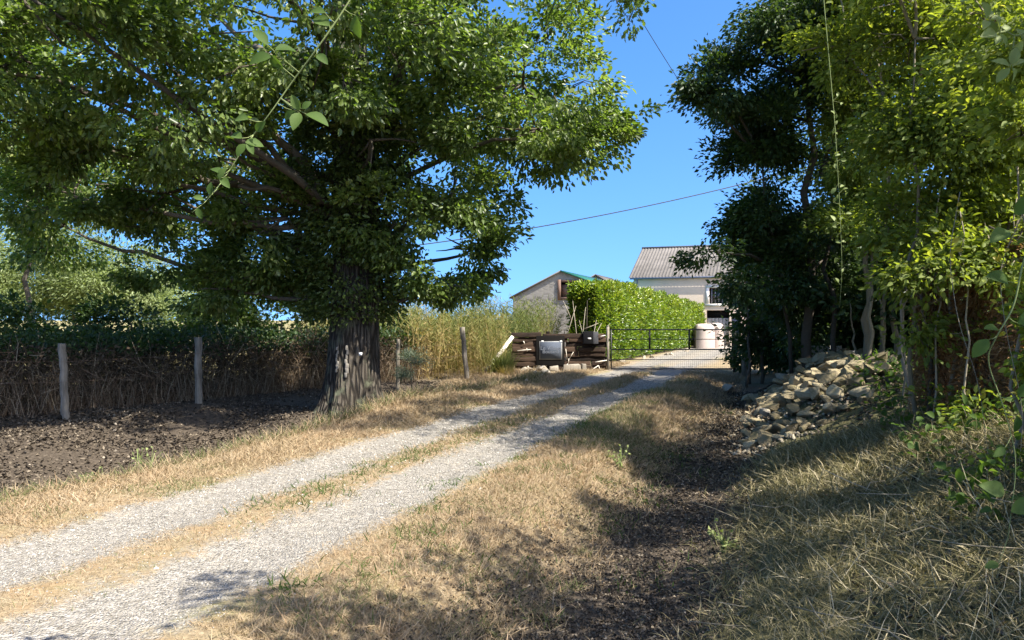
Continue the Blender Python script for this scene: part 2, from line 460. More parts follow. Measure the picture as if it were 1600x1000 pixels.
M['ground'] = mk_ground()

# ------------------------------------------------------------------ ground and track
def grid_mesh(xs, ys, zf, name, conv=None):
    X, Y = np.meshgrid(xs, ys)
    if conv: X, Y = conv(X, Y)
    V = np.stack([X, Y, zf(X, Y)], -1).reshape(-1, 3)
    nx = len(xs); ny = len(ys)
    i, j = np.meshgrid(np.arange(nx - 1), np.arange(ny - 1))
    a = (j * nx + i).ravel()
    f = np.stack([a, a + 1, a + 1 + nx, a + nx], 1)
    me = mesh_np(name, V, [f], smooth=True)
    me.materials.append(M['ground'])
    o = bpy.data.objects.new(name, me); COL.objects.link(o)
    return o

xs = np.unique(np.concatenate([np.linspace(-1500, -60, 18), np.linspace(-60, -14, 40), np.linspace(-14, 12, 300), np.linspace(12, 60, 40), np.linspace(60, 1500, 18)]))
ys = np.unique(np.concatenate([np.linspace(-60, -3, 20), np.linspace(-3, 26, 360), np.linspace(26, 70, 60), np.linspace(70, 2500, 24)]))
tag(grid_mesh(xs, ys, hgt, 'ground'), kind='structure')
vs = np.linspace(-5.55, -2.7, 60); us = np.concatenate([np.linspace(-8, 26, 420), np.linspace(26.2, 50, 90)])
tag(grid_mesh(vs, us, lambda x, y: hgt(x, y) + .005, 'gravel_road', conv=xy), kind='structure')

# ------------------------------------------------------------------ tree building
def bez(p0, p1, p2, n):
    t = np.linspace(0, 1, n)[:, None]
    return (1 - t) ** 2 * np.asarray(p0) + 2 * t * (1 - t) * np.asarray(p1) + t * t * np.asarray(p2)

def clusters(lobes, shell=.5, jitter=.12, clump=8, spread=.21):
    """clusters gathered into sprays on ellipsoid lobes, mostly near the outside: centre, outward direction, lobe centre"""
    C = []; D = []; O = []
    for (c, r, n) in lobes:
        c = np.asarray(c, float); r = np.asarray(r, float)
        m = max(4, n // clump)
        d = rdir(m)
        rad = 1 - (1 - shell) * rng.random(m) ** 1.2 + rng.normal(size=m) * jitter
        S_ = c + d * rad[:, None] * r
        k = rng.integers(m, size=n)
        sig = spread * np.minimum(float(np.mean(r)), 2.2) * rng.uniform(.6, 1.3, m)[k]
        off = rng.normal(size=(n, 3)) * sig[:, None] * [1, 1, .5]
        P = S_[k] + off
        C.append(P); D.append(unit(d[k] + unit(off) * .6)); O.append(c + (S_[k] - c) * .35)
    return np.concatenate(C), np.concatenate(D), np.concatenate(O)

def foliage(acc, C, D, per, rad, L, W, tpl=LEAF4, up=.75, flat=.6, tlo=.0, thi=1., droop=.15, keep=None):
    n = len(C); m = n * per
    size = rad * rng.uniform(.55, 1.35, n)
    off = rdir(m) * (rng.random(m) ** .5)[:, None]
    off[:, 2] *= flat
    off = off * np.repeat(size, per)[:, None] + np.repeat(D, per, 0) * (rng.random(m) * .5 * np.repeat(size, per))[:, None]
    P = np.repeat(C, per, 0) + off
    A = unit(off) * .8 + np.repeat(D, per, 0) * .5 + rdir(m) * .7
    A[:, 2] -= droop
    N = rdir(m) * .8; N[:, 2] += up
    N += np.repeat(D, per, 0) * .25
    ct = np.repeat(rng.normal(size=n) * .13, per)
    t = np.clip(tlo + (thi - tlo) * (.42 + ct + rng.normal(size=m) * .17), 0, 1)
    if keep is not None:
        k = keep(P); P, A, N, t = P[k], A[k], N[k], t[k]; m = len(P)
    s = rng.uniform(.5, 1.35, m)
    scatter(acc, tpl, P, A, N, L * s, W * s * rng.uniform(.8, 1.15, m), t)

def twigs(acc, C, O, r0=.012, frac=.5, inner=.45):
    k = rng.random(len(C)) < frac
    for c, o in zip(C[k], O[k]):
        a = c + (o - c) * inner
        mid = (a + c) / 2 + rng.normal(size=3) * .08
        acc.tube([a, mid, c], [r0, r0 * .7, r0 * .3], 3, tint=rng.random() * .6, cap=False)

def limb(acc, p0, p2, r0, r1, sag=.0, n=8, sides=8, wig=.06):
    p0 = np.asarray(p0, float); p2 = np.asarray(p2, float)
    d = np.linalg.norm(p2 - p0)
    p1 = (p0 + p2) / 2 + np.array([0, 0, -sag * d]) + rng.normal(size=3) * wig * d
    pts = bez(p0, p1, p2, n)
    pts[1:-1] += rng.normal(size=(n - 2, 3)) * .012 * d
    acc.tube(pts, np.linspace(r0, r1, n), sides, tint=rng.uniform(.2, .7))
    return pts

# ------------------------------------------------------------------ the oak
oz = float(hgt(*OAK))
oak = root('oak_tree', (OAK[0], OAK[1], oz), 'huge old oak with leafy shoots over its thick trunk, standing left of the track', 'tree')
ob = np.array([OAK[0], OAK[1], oz])
tr = Acc()
nz_, ns_ = 70, 72
zz = np.concatenate([np.linspace(-.25, 1.6, 36), np.linspace(1.7, 8.0, nz_ - 36)])
th = np.arange(ns_) * 2 * math.pi / ns_
V = []
for z in zz:
    r = .47 + .05 * math.exp(-max(z, 0) / .9) - .018 * max(z - 1, 0) - .012 * max(z - 4, 0) ** 1.3
    r = max(r, .16)
    fl = math.exp(-max(z + .05, 0) / .30)
    rr = r * (1 + fl * (.30 + .20 * np.cos(3 * th + .6) + .13 * np.cos(5 * th + 2) + .07 * np.cos(8 * th + 1))
              + .035 * np.cos(4 * th + z * .9) + .03 * np.cos(7 * th - z * .6))
    rr = rr + .045 * (vn(th * 5.1, np.full(ns_, z * 1.2), 8) - .5) + .03 * (vn(th * 11.3, np.full(ns_, z * 2.5), 9) - .5)
    cx = .10 * math.sin(z * .5) ; cy = .05 * z * .2
    V.append(np.stack([ob[0] + cx + rr * np.cos(th), ob[1] + cy + rr * np.sin(th), np.full(ns_, oz + z)], 1))
V = np.concatenate(V)
i = np.arange(nz_ - 1)[:, None] * ns_; j = np.arange(ns_)[None]; k = (j + 1) % ns_
tr.add(V, [np.stack([i + j, i + k, i + ns_ + k, i + ns_ + j], -1).reshape(-1, 4), (np.arange(ns_) + (nz_ - 1) * ns_)[None]])
put(tr, 'trunk', M['bark'], oak, smooth=True)
# lobes of the crown: centre, radii, clusters
OL = []
def olobe(dx, dy, z, rx, ry, rz, n): OL.append(((OAK[0] + dx, OAK[1] + dy, z), (rx, ry, rz), n))
olobe(3.3, -.3, 6.0, 1.65, 2.2, 1.6, 140)      # right outer
olobe(3.6, -.6, 5.1, 1.5, 1.6, .6, 85)        # right lower
olobe(2.3, -1.6, 7.2, 2.0, 2.0, 1.5, 100)
olobe(1.9, .5, 4.1, 1.6, 1.9, 1.0, 85)
olobe(2.3, .9, 3.05, 1.0, 1.3, .65, 45)       # drooping skirt right
olobe(1.3, .2, 2.5, .75, 1.0, .55, 34)
olobe(2.0, .2, 2.25, .45, .8, .3, 12)
olobe(-.3, -4.4, 6.6, 2.2, 1.7, 1.0, 62)
olobe(-3.2, -4.8, 5.8, 2.0, 1.6, .9, 80)
olobe(-5.4, -4.2, 5.4, 1.9, 1.6, 1.0, 80)
olobe(.6, .9, 2.4, .8, .8, .5, 40)
olobe(-.9, .7, 2.3, .7, .7, .45, 34)
olobe(.9, -.3, 3.4, 1.0, 1.0, .8, 50)
olobe(-1.1, -.4, 3.5, .9, .9, .7, 46)
olobe(.2, -2.8, 6.1, 2.2, 1.8, 1.2, 120)      # towards the camera
olobe(-2.2, -3.2, 5.6, 2.2, 1.8, 1.3, 125)
olobe(-4.4, -2.8, 5.6, 2.1, 1.9, 1.6, 140)
olobe(-6.2, -1.2, 5.6, 2.0, 2.2, 1.8, 120)
olobe(-5.2, .6, 4.3, 2.0, 1.8, .9, 80)
olobe(-3.4, -.2, 4.0, 1.3, 1.1, .6, 60)
olobe(-2.0, .3, 3.5, 1.1, 1.0, .6, 55)
olobe(-5.0, -.5, 3.9, 1.4, 1.2, .7, 60)
olobe(-1.5, .3, 2.75, .9, .8, .5, 40)
olobe(-4.6, -2.0, 4.9, 1.5, 1.2, .6, 55)
olobe(-2.9, 1.0, 4.9, 1.6, 1.6, .8, 60)
olobe(-2.2, -1.6, 4.7, 1.5, 1.2, .6, 50)
olobe(-3.9, -1.5, 4.5, 1.5, 1.2, .6, 50)
olobe(-1.3, -1.8, 5.4, 1.3, 1.1, .6, 46)
olobe(.6, -1.0, 4.8, 1.2, 1.0, .8, 50)
olobe(2.0, .4, 5.6, 1.5, 1.2, 1.0, 70)
olobe(1.1, -.6, 6.4, 1.4, 1.2, 1.0, 60)
olobe(3.0, 1.0, 6.6, 1.4, 1.4, 1.0, 60)
olobe(-4.0, 1.8, 3.1, 1.5, 1.5, .8, 60)
olobe(-1.9, .9, 2.75, 1.1, 1.2, .8, 50)
olobe(-2.2, -.1, 2.2, .8, .9, .4, 26)
olobe(-6.4, 1.5, 3.6, 1.5, 1.5, 1.0, 55)
olobe(-1.5, 3.4, 6.0, 2.6, 2.0, 2.0, 90)
olobe(2.0, 3.2, 6.2, 2.2, 1.9, 1.9, 80)
olobe(0, 1.5, 9.4, 3.0, 2.6, 1.8, 90)
olobe(-3.7, .8, 8.2, 2.4, 2.4, 1.4, 50)
oC, oD, oO = clusters(OL, shell=.45)
lv = Acc()
foliage(lv, oC, oD, 66, .34, .104, .062, tpl=LEAF6)
put(lv, 'crown', M['oak'], oak)
br = Acc()
heads = {}
for (c, r, n) in OL:
    c = np.array(c)
    zh = oz + np.clip((c[2] - oz) * rng.uniform(.55, .95), 1.9, 6.6)
    p0 = np.array([OAK[0], OAK[1] + .1, zh])
    limb(br, p0, c, .04 + .014 * r[0] + .014 * r[2], .022, sag=-.06 if c[2] > 5 else .04, n=9)
    for q in range(4):
        d = rdir(1)[0] * np.array(r) * .75
        limb(br, c, c + d, .03, .008, n=5, sides=5)
# the two pale bare limbs left of the trunk
limb(br, at(505, 318, 13.6), at(425, 205, 13.2), .12, .07, n=8); limb(br, at(425, 205, 13.2), at(380, 150, 12.6), .07, .04, n=5)
limb(br, at(505, 312, 13.5), at(372, 290, 12.8), .065, .03, n=8)
twigs(br, oC, oO, .012, .55)
put(br, 'limbs', M['bark_thin'], oak, smooth=True)
# leafy shoots growing straight out of the trunk
n = 700
za = oz + 1.72 + rng.random(n) ** .9 * 5.2; ta = rng.random(n) * 2 * math.pi
Dt = np.stack([np.cos(ta), np.sin(ta), np.full(n, -.05)], 1)
rr = .48 + rng.random(n) * .35 + .10 * np.clip(za - 3, 0, 2)
Ct = np.stack([OAK[0] + np.cos(ta) * rr, OAK[1] + np.sin(ta) * rr, za], 1)
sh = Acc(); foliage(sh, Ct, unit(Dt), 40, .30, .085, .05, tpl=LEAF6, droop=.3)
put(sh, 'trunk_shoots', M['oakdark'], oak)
# scars where bark is missing, and a small white label nailed on
def on_trunk(px, py):
    Yt = OAK[1] - .55
    return at(px, py, Yt)
for (px, y0, y1, w) in ((526, 542, 582, .035), (541, 540, 590, .045)):
    a = Acc()
    for q in range(7):
        f0 = q / 7; f1 = (q + 1.02) / 7
        p = on_trunk(px + math.sin(q * 1.7) * 1.3, y0 + (y1 - y0) * (f0 + f1) / 2)
        p[1] = OAK[1] - .50 - .03 * q / 7
        a.box(p, (w * (1 - .25 * math.sin(q)), .06, (y1 - y0) / 7 / F * 13.6 * 1.08), tint=.8, jit=.006)
    tag(put(a, 'bark_scar', M['scar'], oak, bevel=.01), 'pale vertical strip of bare wood on the trunk')
a = Acc(); p = on_trunk(563, 553); p[1] = OAK[1] - .535; a.box(p, (.06, .02, .055))
put(a, 'trunk_marker', M['white'], oak)

# ------------------------------------------------------------------ generic tree
def tree(name, base, label, lobes, leafmat, per=50, crad=.45, L=.09, W=.05, stems=None, group=None, shell=.4, tpl=LEAF4, cat='tree', trad=.1,
         twigfrac=.35, bark='bark_thin', droop=.15, flat=.6, keep=None, up=.75, thi=1.):
    base = np.asarray(base, float)
    t = root(name, base, label, cat, group)
    C, D, O = clusters(lobes, shell)
    if keep is not None:
        kk = keep(C); C, D, O = C[kk], D[kk], O[kk]
    a = Acc(); foliage(a, C, D, per, crad, L, W, tpl=tpl, droop=droop, flat=flat, up=up, thi=thi)
    put(a, 'crown', M[leafmat], t)
    b = Acc()
    st = stems or [(base, None, trad)]
    tops = []; accs = []; tw_acc = Acc()
    for (p0, p1, r) in st:
        if p1 is None:
            zc = max(l[0][2] for l in lobes); p1 = np.array([np.mean([l[0][0] for l in lobes]), np.mean([l[0][1] for l in lobes]), zc])
        p0 = np.asarray(p0, float); p1 = np.asarray(p1, float)
        accs.append(b if not tops else Acc())
        pts = limb(accs[-1], p0 - [0, 0, .15], p1, r, r * .35, n=10, sides=8, wig=.03)
        tops.append(pts)
    allp = np.concatenate(tops); own = np.repeat(np.arange(len(tops)), 10)
    for (c, r, n) in lobes:
        c = np.asarray(c, float)
        pen = np.where(allp[:, 2] < c[2] + .1, 0, 50)
        qi = int(np.argmin(np.linalg.norm(allp - c, axis=1) + pen)); q = allp[qi]
        limb(tw_acc, q, c, min(.05, trad * .4), .010 if trad > .06 else .005, n=6, sides=5)
    twigs(tw_acc, C, O, .008, twigfrac)
    put(b, 'trunk', M[bark], t, smooth=True)
    tag(put(tw_acc, 'branches', M[bark], t, smooth=True), kind='stuff')
    for b2 in accs[1:]: put(b2, 'stem', M[bark], t, smooth=True)
    return t

def lob(px, py, Y, rx, rz, n, ry=None):
    """lobe centred where (px, py) is seen at distance Y; radii in photo pixels at that distance"""
    c = at(px, py, Y); k = Y / F
    return (tuple(c), (rx * k, (ry or rx * .9) * k if ry is None else ry, rz * k), n)

def gp(px, py, Y):
    p = at(px, py, Y); p[2] = float(hgt(p[0], p[1])); return p

# ------------------------------------------------------------------ right side: the row of trees above the rubble heap
YT = 16.0
tree('hedgerow_tree', gp(1262, 560, YT), 'tall dark leafy tree behind the rubble heap, its branch reaching toward the house roof',
     [lob(1235, 110, YT, 85, 90, 80), lob(1135, 135, YT - .6, 68, 48, 42), lob(1082, 118, YT - .8, 36, 26, 13), lob(1205, 230, YT, 88, 75, 70),
      lob(1295, 40, YT, 90, 90, 80), lob(1300, 190, YT + .5, 95, 110, 90), lob(1215, 330, YT, 68, 70, 60), lob(1165, 250, YT + .6, 52, 70, 40), lob(1180, 170, YT + .8, 60, 60, 40), lob(1170, 380, YT + .6, 40, 50, 26), lob(1218, 425, YT, 46, 60, 50),
      lob(1290, 400, YT + .4, 100, 100, 110), lob(1290, -110, YT, 150, 110, 110), lob(1104, 392, YT - 1.5, 26, 12, 5), lob(1158, 440, YT - 1, 14, 24, 8),
      lob(1250, 470, YT + .8, 90, 60, 70), lob(1210, 20, YT, 40, 50, 24), lob(1125, 72, YT, 14, 16, 5), ((8.3, 15.0, 7.0), (1.6, 1.5, 1.2), 60), ((6.2, 14.8, 7.6), (1.4, 1.3, 1.0), 60)],
     'dark', per=92, crad=.44, L=.11, W=.06, trad=.13,
     stems=[(gp(1262, 560, YT), at(1250, 60, YT), .12), (gp(1305, 560, YT - .5), at(1310, 100, YT), .06), (gp(1238, 560, YT + .3), at(1190, 250, YT), .05)])
YS = 20.5
tree('laurel_bush', gp(1180, 565, YS), 'dense dark laurel bush just right of the gate, on the bank',
     [lob(1190, 470, YS, 45, 60, 60), lob(1198, 400, YS, 26, 50, 34), lob(1230, 430, YS, 60, 90, 70), lob(1190, 530, YS, 22, 26, 14), lob(1225, 520, YS, 45, 40, 45),],
     'dark', per=64, crad=.4, L=.16, W=.075, trad=.06, cat='bush',
     stems=[(gp(1165, 570, YS - .3), at(1170, 440, YS), .05), (gp(1188, 570, YS), at(1200, 420, YS), .06), (gp(1172, 570, YS + .2), at(1168, 470, YS), .04)])
YB = 14.0
tree('hedgerow_tree', gp(1362, 590, YB), 'many stemmed tree with bare pale trunks at the right end of the rubble heap',
     [lob(1390, 300, YB, 75, 95, 66), lob(1440, 150, YB, 90, 110, 80), lob(1350, 210, YB, 60, 80, 46), lob(1350, 60, YB, 80, 90, 60),
      lob(1400, -90, YB, 120, 100, 80), lob(1330, 350, YB, 55, 60, 36), lob(1425, 390, YB + .3, 60, 60, 30), ((6.3, 11.0, 6.9), (1.8, 1.5, 1.0), 90), ((7.3, 12.9, 7.0), (1.7, 1.6, 1.1), 90)],
     'olive', per=80, crad=.42, L=.09, W=.05, trad=.09, thi=.85, bark='stem',
     stems=[(gp(1352, 590, YB), at(1352, 330, YB), .088), (gp(1366, 600, YB - .4), at(1372, 330, YB), .045), (gp(1374, 592, YB), at(1388, 300, YB), .055),
            (gp(1400, 575, YB + .3), at(1392, 250, YB), .065), (gp(1410, 580, YB + .3), at(1420, 360, YB), .04), (gp(1382, 590, YB), at(1366, 380, YB), .03),
            (gp(1345, 590, YB + .2), at(1328, 470, YB + .3), .03)])
# trees further back that close the gaps
for (px, Y, r, zc, lab) in ((1330, 21, 3.0, 4.6, 'dark tree filling the gaps directly behind the rubble heap'),
                            (1440, 18, 3.0, 4.8, 'dark tree behind the many stemmed tree'),
                            (1560, 14.5, 2.8, 4.6, 'dark tree behind the brown dead conifer')):
    b = gp(px, 560, Y)
    tree('hedgerow_tree', b, lab,
         [((b[0], b[1], zc), (r, r, 3.4), 190), ((b[0] - .3, b[1], 2.2), (r * .95, r * .8, 1.6), 120)],
         'dark', per=62, crad=.55, L=.16, W=.09, trad=.14, shell=.3, twigfrac=.1)

for (px, Y, lab) in ((1240, 23.0, 'low dark bush behind the laurel at the gate end of the rubble heap'), (1285, 20.0, 'low dark bush filling the gap behind the kerb blocks'),
                     (1350, 18.5, 'low dark bush behind the pale bare trunks'), (1420, 16.5, 'low dark bush between the pale trunks and the dead conifers')):
    b = gp(px, 560, Y)
    tree('undergrowth_bush', b, lab, [((b[0], b[1], b[2] + .75), (1.6, 1.1, .9), 60), ((b[0] + 1.3, b[1] + .3, b[2] + .9), (1.4, 1.0, 1.0), 50)], 'dark', per=50, crad=.4, L=.13, W=.08, trad=.04, cat='bush')

# ------------------------------------------------------------------ right side: near thicket
YN = 7.4
tree('thicket_shrub', gp(1470, 660, YN), 'tall sunlit yellow green shrub leaning over the bank at right',
     [lob(1460, 60, YN, 150, 130, 110), lob(1390, 190, YN + .5, 75, 100, 70), lob(1500, 220, YN, 120, 130, 130), lob(1330, 90, YN + 1, 80, 80, 44),
      lob(1560, 340, YN, 100, 90, 80), lob(1430, 330, YN + .4, 70, 70, 54), lob(1430, -100, YN, 220, 90, 50), lob(1580, 120, YN - .6, 100, 150, 70), ((3.5, 7.8, 6.9), (1.5, 1.2, .7), 90), ((4.6, 9.0, 7.0), (1.6, 1.3, .8), 150), ((4.9, 10.2, 7.6), (1.7, 1.4, .8), 150), ((5.4, 12.3, 7.8), (1.5, 1.3, .8), 130),
      lob(1500, 420, YN - .5, 90, 50, 26), lob(1580, 380, YN - .9, 60, 60, 34), lob(1600, 520, YN - .8, 50, 100, 20), lob(1430, 480, YN - .2, 26, 70, 9), lob(1530, 650, YN - .9, 90, 40, 14)],
     'olive', per=52, crad=.30, L=.066, W=.042, tpl=LEAF6, trad=.05, shell=.2, cat='shrub', bark='stem', twigfrac=.5,
     stems=[(gp(1440, 640, YN), at(1430, 60, YN), .026), (gp(1500, 660, YN - .2), at(1510, 60, YN), .026), (gp(1540, 650, YN), at(1570, 150, YN), .022),
            (gp(1420, 625, YN + .8), at(1380, 150, YN + .8), .024), (gp(1475, 640, YN + .3), at(1470, 200, YN), .016), (gp(1455, 660, YN - .3), at(1468, 300, YN - .3), .012),
            (gp(1520, 690, YN - .8), at(1500, 330, YN - .8), .012), (gp(1565, 690, YN - .7), at(1590, 300, YN - .8), .014), (gp(1410, 615, YN + .9), at(1418, 280, YN + .9), .014), (gp(1590, 700, YN - .8), at(1560, 380, YN - .8), .012)])
YV = 4.9
tree('thicket_shrub', gp(1600, 800, YV), 'nearest broad leaved shrub hanging into the right edge of the picture',
     [lob(1650, 250, YV, 90, 150, 46), lob(1600, 20, YV, 110, 100, 42), lob(1660, 520, YV, 90, 130, 40), lob(1700, 50, YV, 200, 200, 66), lob(1650, 700, YV, 70, 60, 16)],
     'olive', per=62, crad=.24, L=.054, W=.033, tpl=LEAFN, trad=.03, shell=.2, cat='shrub', bark='stem', twigfrac=.5,
     stems=[(gp(1600, 800, YV), at(1620, 100, YV), .022), (gp(1580, 780, YV + .3), at(1590, 260, YV), .016), (gp(1660, 800, YV), at(1690, 100, YV), .022)])
for (px, Y, zc, r, rz, n, lab) in ((1720, 9.4, 4.5, 2.2, 3.0, 150, 'leafy tree standing behind the near yellow green shrub'),):
    b = gp(px, 600, Y)
    tree('thicket_tree', b, lab, [((b[0], b[1], zc), (r, r, rz), n), ((b[0], b[1], 1.9), (r * .9, r * .9, 1.2), n // 2), ((6.6, 8.0, 6.2), (1.7, 1.5, 1.0), 100)],
         'olive', per=50, crad=.42, L=.10, W=.06, trad=.08, shell=.3)
# trees beside the photographer whose dappled shade lies in the foreground
for (x, y, lobes_, lab) in ((4.2, 2.9, [((4.4, 3.3, 3.2), (1.5, 1.4, 1.4), 130), ((4.5, 3.0, 1.7), (1.3, 1.2, .9), 70)], 'leafy tree on the bank to the right of the viewpoint'),
                            (3.6, 1.4, [((2.8, 2.2, 4.4), (1.3, 1.1, .7), 90), ((3.6, 1.3, 3.6), (1.2, 1.2, 1.4), 50)], 'airy tree on the bank beside the viewpoint, reaching over it')):
    b = np.array([x, y, float(hgt(x, y))])
    tree('thicket_tree', b, lab, lobes_, 'olive', per=40, crad=.34, L=.09, W=.055, trad=.06, shell=.3)

# dead brown conifers
for q, (px, py, Y, w, z0, z1, lab) in enumerate(((1462, 640, 7.6, .21, .75, 2.15, 'dead rust brown conifer left of its neighbour, on the bank at right'),
                                      (1530, 650, 7.1, .21, .75, 2.05, 'dead rust brown conifer between two others on the bank at right'),
                                      (1600, 680, 6.6, .21, .75, 2.0, 'dead rust brown conifer at the right edge of the picture'))):
    b = gp(px, py, Y)
    t = root('dead_conifer', b, lab, 'tree', 'dead brown conifers on the bank')
    n = 5200
    zz = b[2] + .12 + rng.random(n) ** .85 * 1.5
    an = rng.random(n) * 6.283; rr = w * (1.05 - .25 * (zz - b[2]) / 1.6) * np.sqrt(rng.random(n)) * (1 + .4 * (vn(zz * 3, an * 2, 3 + q) - .5))
    P = np.stack([b[0] + rr * np.cos(an), b[1] + rr * np.sin(an), zz], 1)
    A = np.stack([np.cos(an), np.sin(an), rng.normal(size=n) * .6 - .5], 1) + rdir(n) * .6
    a = Acc(); scatter(a, BLADE, P, A, rdir(n), rng.uniform(.05, .13, n), rng.uniform(.008, .02, n), np.clip(rng.normal(.45, .25, n), 0, 1))
    put(a, 'crown', M['rust'], t)
    a = Acc()
    for s in range(4):
        p = b + rng.normal(size=3) * [.09, .09, 0]
        a.tube([p - [0, 0, .1], p + [.02, 0, .6], p + rng.normal(size=3) * [.08, .08, .1] + [0, 0, 1.5], p + rng.normal(size=3) * [.15, .15, .1] + [0, 0, 1.9]], [.028, .024, .017, .008], 6, tint=rng.uniform(.3, .8))
    put(a, 'trunk', M['rust_stem'] if 'rust_stem' in M else M['bark_thin'], t, smooth=True)

# ------------------------------------------------------------------ vines and twigs near the lens
def leafy_vine(name, label, pts, stem_r, leaves, mat, stem='greenstem', cat='vine', L=.07, W=.04, group=None):
    pts = np.array([at(*p) for p in pts])
    t = root(name, pts[0], label, cat, group)
    a = Acc()
    tt = np.linspace(0, len(pts) - 1, len(pts) * 6)
    sm = np.stack([np.interp(tt, np.arange(len(pts)), pts[:, q]) for q in range(3)], 1)
    ker = np.ones(5) / 5
    smm = np.stack([np.convolve(np.pad(sm[:, q], 2, 'edge'), ker, 'valid') for q in range(3)], 1)
    smm[0] = pts[0]; smm[-1] = pts[-1]
    a.tube(smm, np.linspace(stem_r, stem_r * .35, len(smm)), 6, tint=.6)
    b = Acc()
    for (px, py, Y, ang, l) in leaves:
        p = at(px, py, Y)
        d = np.array([math.cos(ang), rng.normal() * .35, math.sin(ang)])
        nrm = unit(np.array([rng.normal() * .4, -1, .55 + rng.normal() * .3]))
        ll = l / F * Y * rng.uniform(.9, 1.1)
        q = smm[np.argmin(np.linalg.norm(smm - p, axis=1))]
        a.tube([q, (q + p) / 2 + [0, 0, -.004], p], [stem_r * .5, stem_r * .35, stem_r * .3], 4, tint=.7, cap=False)
        scatter(b, LEAFN, p[None], d[None], nrm[None], np.array([ll]), np.array([ll * .62]), np.clip(rng.normal(.45, .2), 0, 1))
    put(a, 'stem', M[stem], t, smooth=True)
    put(b, 'leaves', M[mat], t)
    return t
Yb = 2.5
leafy_vine('hanging_branch', 'thin green branch with broad leaves hanging close in front of the oak', 
    [(585, -70, Yb), (548, 0, Yb), (500, 70, Yb), (455, 130, Yb + .05), (420, 180, Yb + .05), (385, 225, Yb + .1), (350, 280, Yb + .12), (322, 315, Yb + .15), (300, 332, Yb + .15)], .0034,
    [(418, 70, Yb, 2.3, 36), (425, 88, Yb, 3.4, 36), (422, 85, Yb, -.9, 28), (430, 78, Yb, .3, 34), (556, 24, Yb, -1.5, 34), (515, 40, Yb, 2.6, 34), (508, 20, Yb, 2.9, 30),
     (468, 172, Yb, 2.0, 24), (472, 170, Yb, .7, 20), (468, 176, Yb, -1.8, 30), (478, 178, Yb, -.4, 36), (462, 174, Yb, 3.6, 24), (388, 186, Yb, 3.0, 30), (378, 216, Yb, 2.7, 28),
     (383, 222, Yb, -.05, 30), (386, 224, Yb, -1.0, 22), (384, 225, Yb, -2.2, 22), (400, 205, Yb, .6, 22), (346, 272, Yb, 2.6, 26), (342, 280, Yb, 1.0, 22), (345, 278, Yb, -.8, 20), (330, 305, Yb, 1.6, 20),
     (318, 312, Yb, 2.8, 18), (308, 325, Yb, -1.2, 20), (495, 85, Yb, -.7, 26)], 'near', cat='branch')
lv_ = []
for q in range(26):
    f = rng.random()
    lv_.append((1306 + 8 * f + rng.normal() * 6, 150 + f * 330, 6.6, rng.uniform(-3, 3), rng.uniform(6, 12)))
leafy_vine('hanging_vine', 'thin pale vine hanging straight down in front of the dark trees', [(1280, -80, 6.6), (1296, 100, 6.6), (1305, 200, 6.6), (1312, 320, 6.6), (1316, 420, 6.6), (1312, 480, 6.6)], .004, lv_, 'palevine')
def fan(cx, cy, Y, n, l, a0=0.):
    return [(cx + 3 * math.cos(a0 + q * 6.283 / n), cy - 3 * math.sin(a0 + q * 6.283 / n), Y, a0 + q * 6.283 / n + rng.normal() * .2, l * rng.uniform(.75, 1.15)) for q in range(n)]
leafy_vine('creeper_vine', 'creeper with pale five fingered leaves at the top right corner',
    [(1640, 20, 3.3), (1590, 60, 3.3), (1560, 40, 3.3), (1535, 22, 3.3)], .004,
    fan(1545, 30, 3.3, 5, 26) + fan(1560, 52, 3.3, 5, 28, .5) + fan(1580, 104, 3.3, 5, 28, .3) + fan(1602, 64, 3.3, 4, 28, .3) + [(1500, 2, 3.3, .2, 54)], 'palevine')
leafy_vine('creeper_vine', 'climber with broad dark green leaves at the right edge, half way up',
    [(1640, 300, 3.0), (1600, 400, 3.0), (1585, 480, 3.0), (1560, 520, 3.0), (1540, 560, 3.1), (1570, 640, 3.1), (1590, 720, 3.1), (1575, 840, 3.0)], .004,
    [(1585, 335, 3.0, .9, 46), (1575, 360, 3.0, 3.6, 40), (1590, 505, 3.0, .4, 60), (1560, 515, 3.0, 3.0, 30), (1545, 530, 3.0, -2.2, 34), (1575, 440, 3.0, 2.9, 44), (1590, 620, 3.0, .9, 30),
     (1580, 800, 3.0, .5, 50), (1570, 770, 3.0, 2.8, 46), (1560, 880, 3.0, 3.4, 24), (1570, 700, 3.0, -2.6, 26), (1588, 650, 3.0, -1.5, 30)], 'near')
for (pts_, lab) in (([(1500, 300, 5.6), (1482, 400, 5.5), (1496, 500, 5.3), (1530, 600, 5.1), (1545, 720, 4.9)], 'rambling vine with scattered yellow leaves in front of the brown conifers'),
                    ([(1600, 330, 5.0), (1560, 420, 5.0), (1572, 520, 4.9), (1600, 640, 4.7), (1590, 760, 4.6)], 'second rambling vine with yellow leaves, close to the right edge')):
    yl = []
    for q in range(22):
        f = rng.random() * (len(pts_) - 1); i_ = int(f); g_ = f - i_
        p, q2 = pts_[i_], pts_[i_ + 1]
        yl.append((p[0] + (q2[0] - p[0]) * g_ + rng.normal() * 9, p[1] + (q2[1] - p[1]) * g_ + rng.normal() * 9, p[2] + (q2[2] - p[2]) * g_ - .03, rng.uniform(-3, 3), rng.uniform(7, 14)))
    leafy_vine('bramble_vine', lab, pts_, .003, yl, 'yellow', stem='stem')

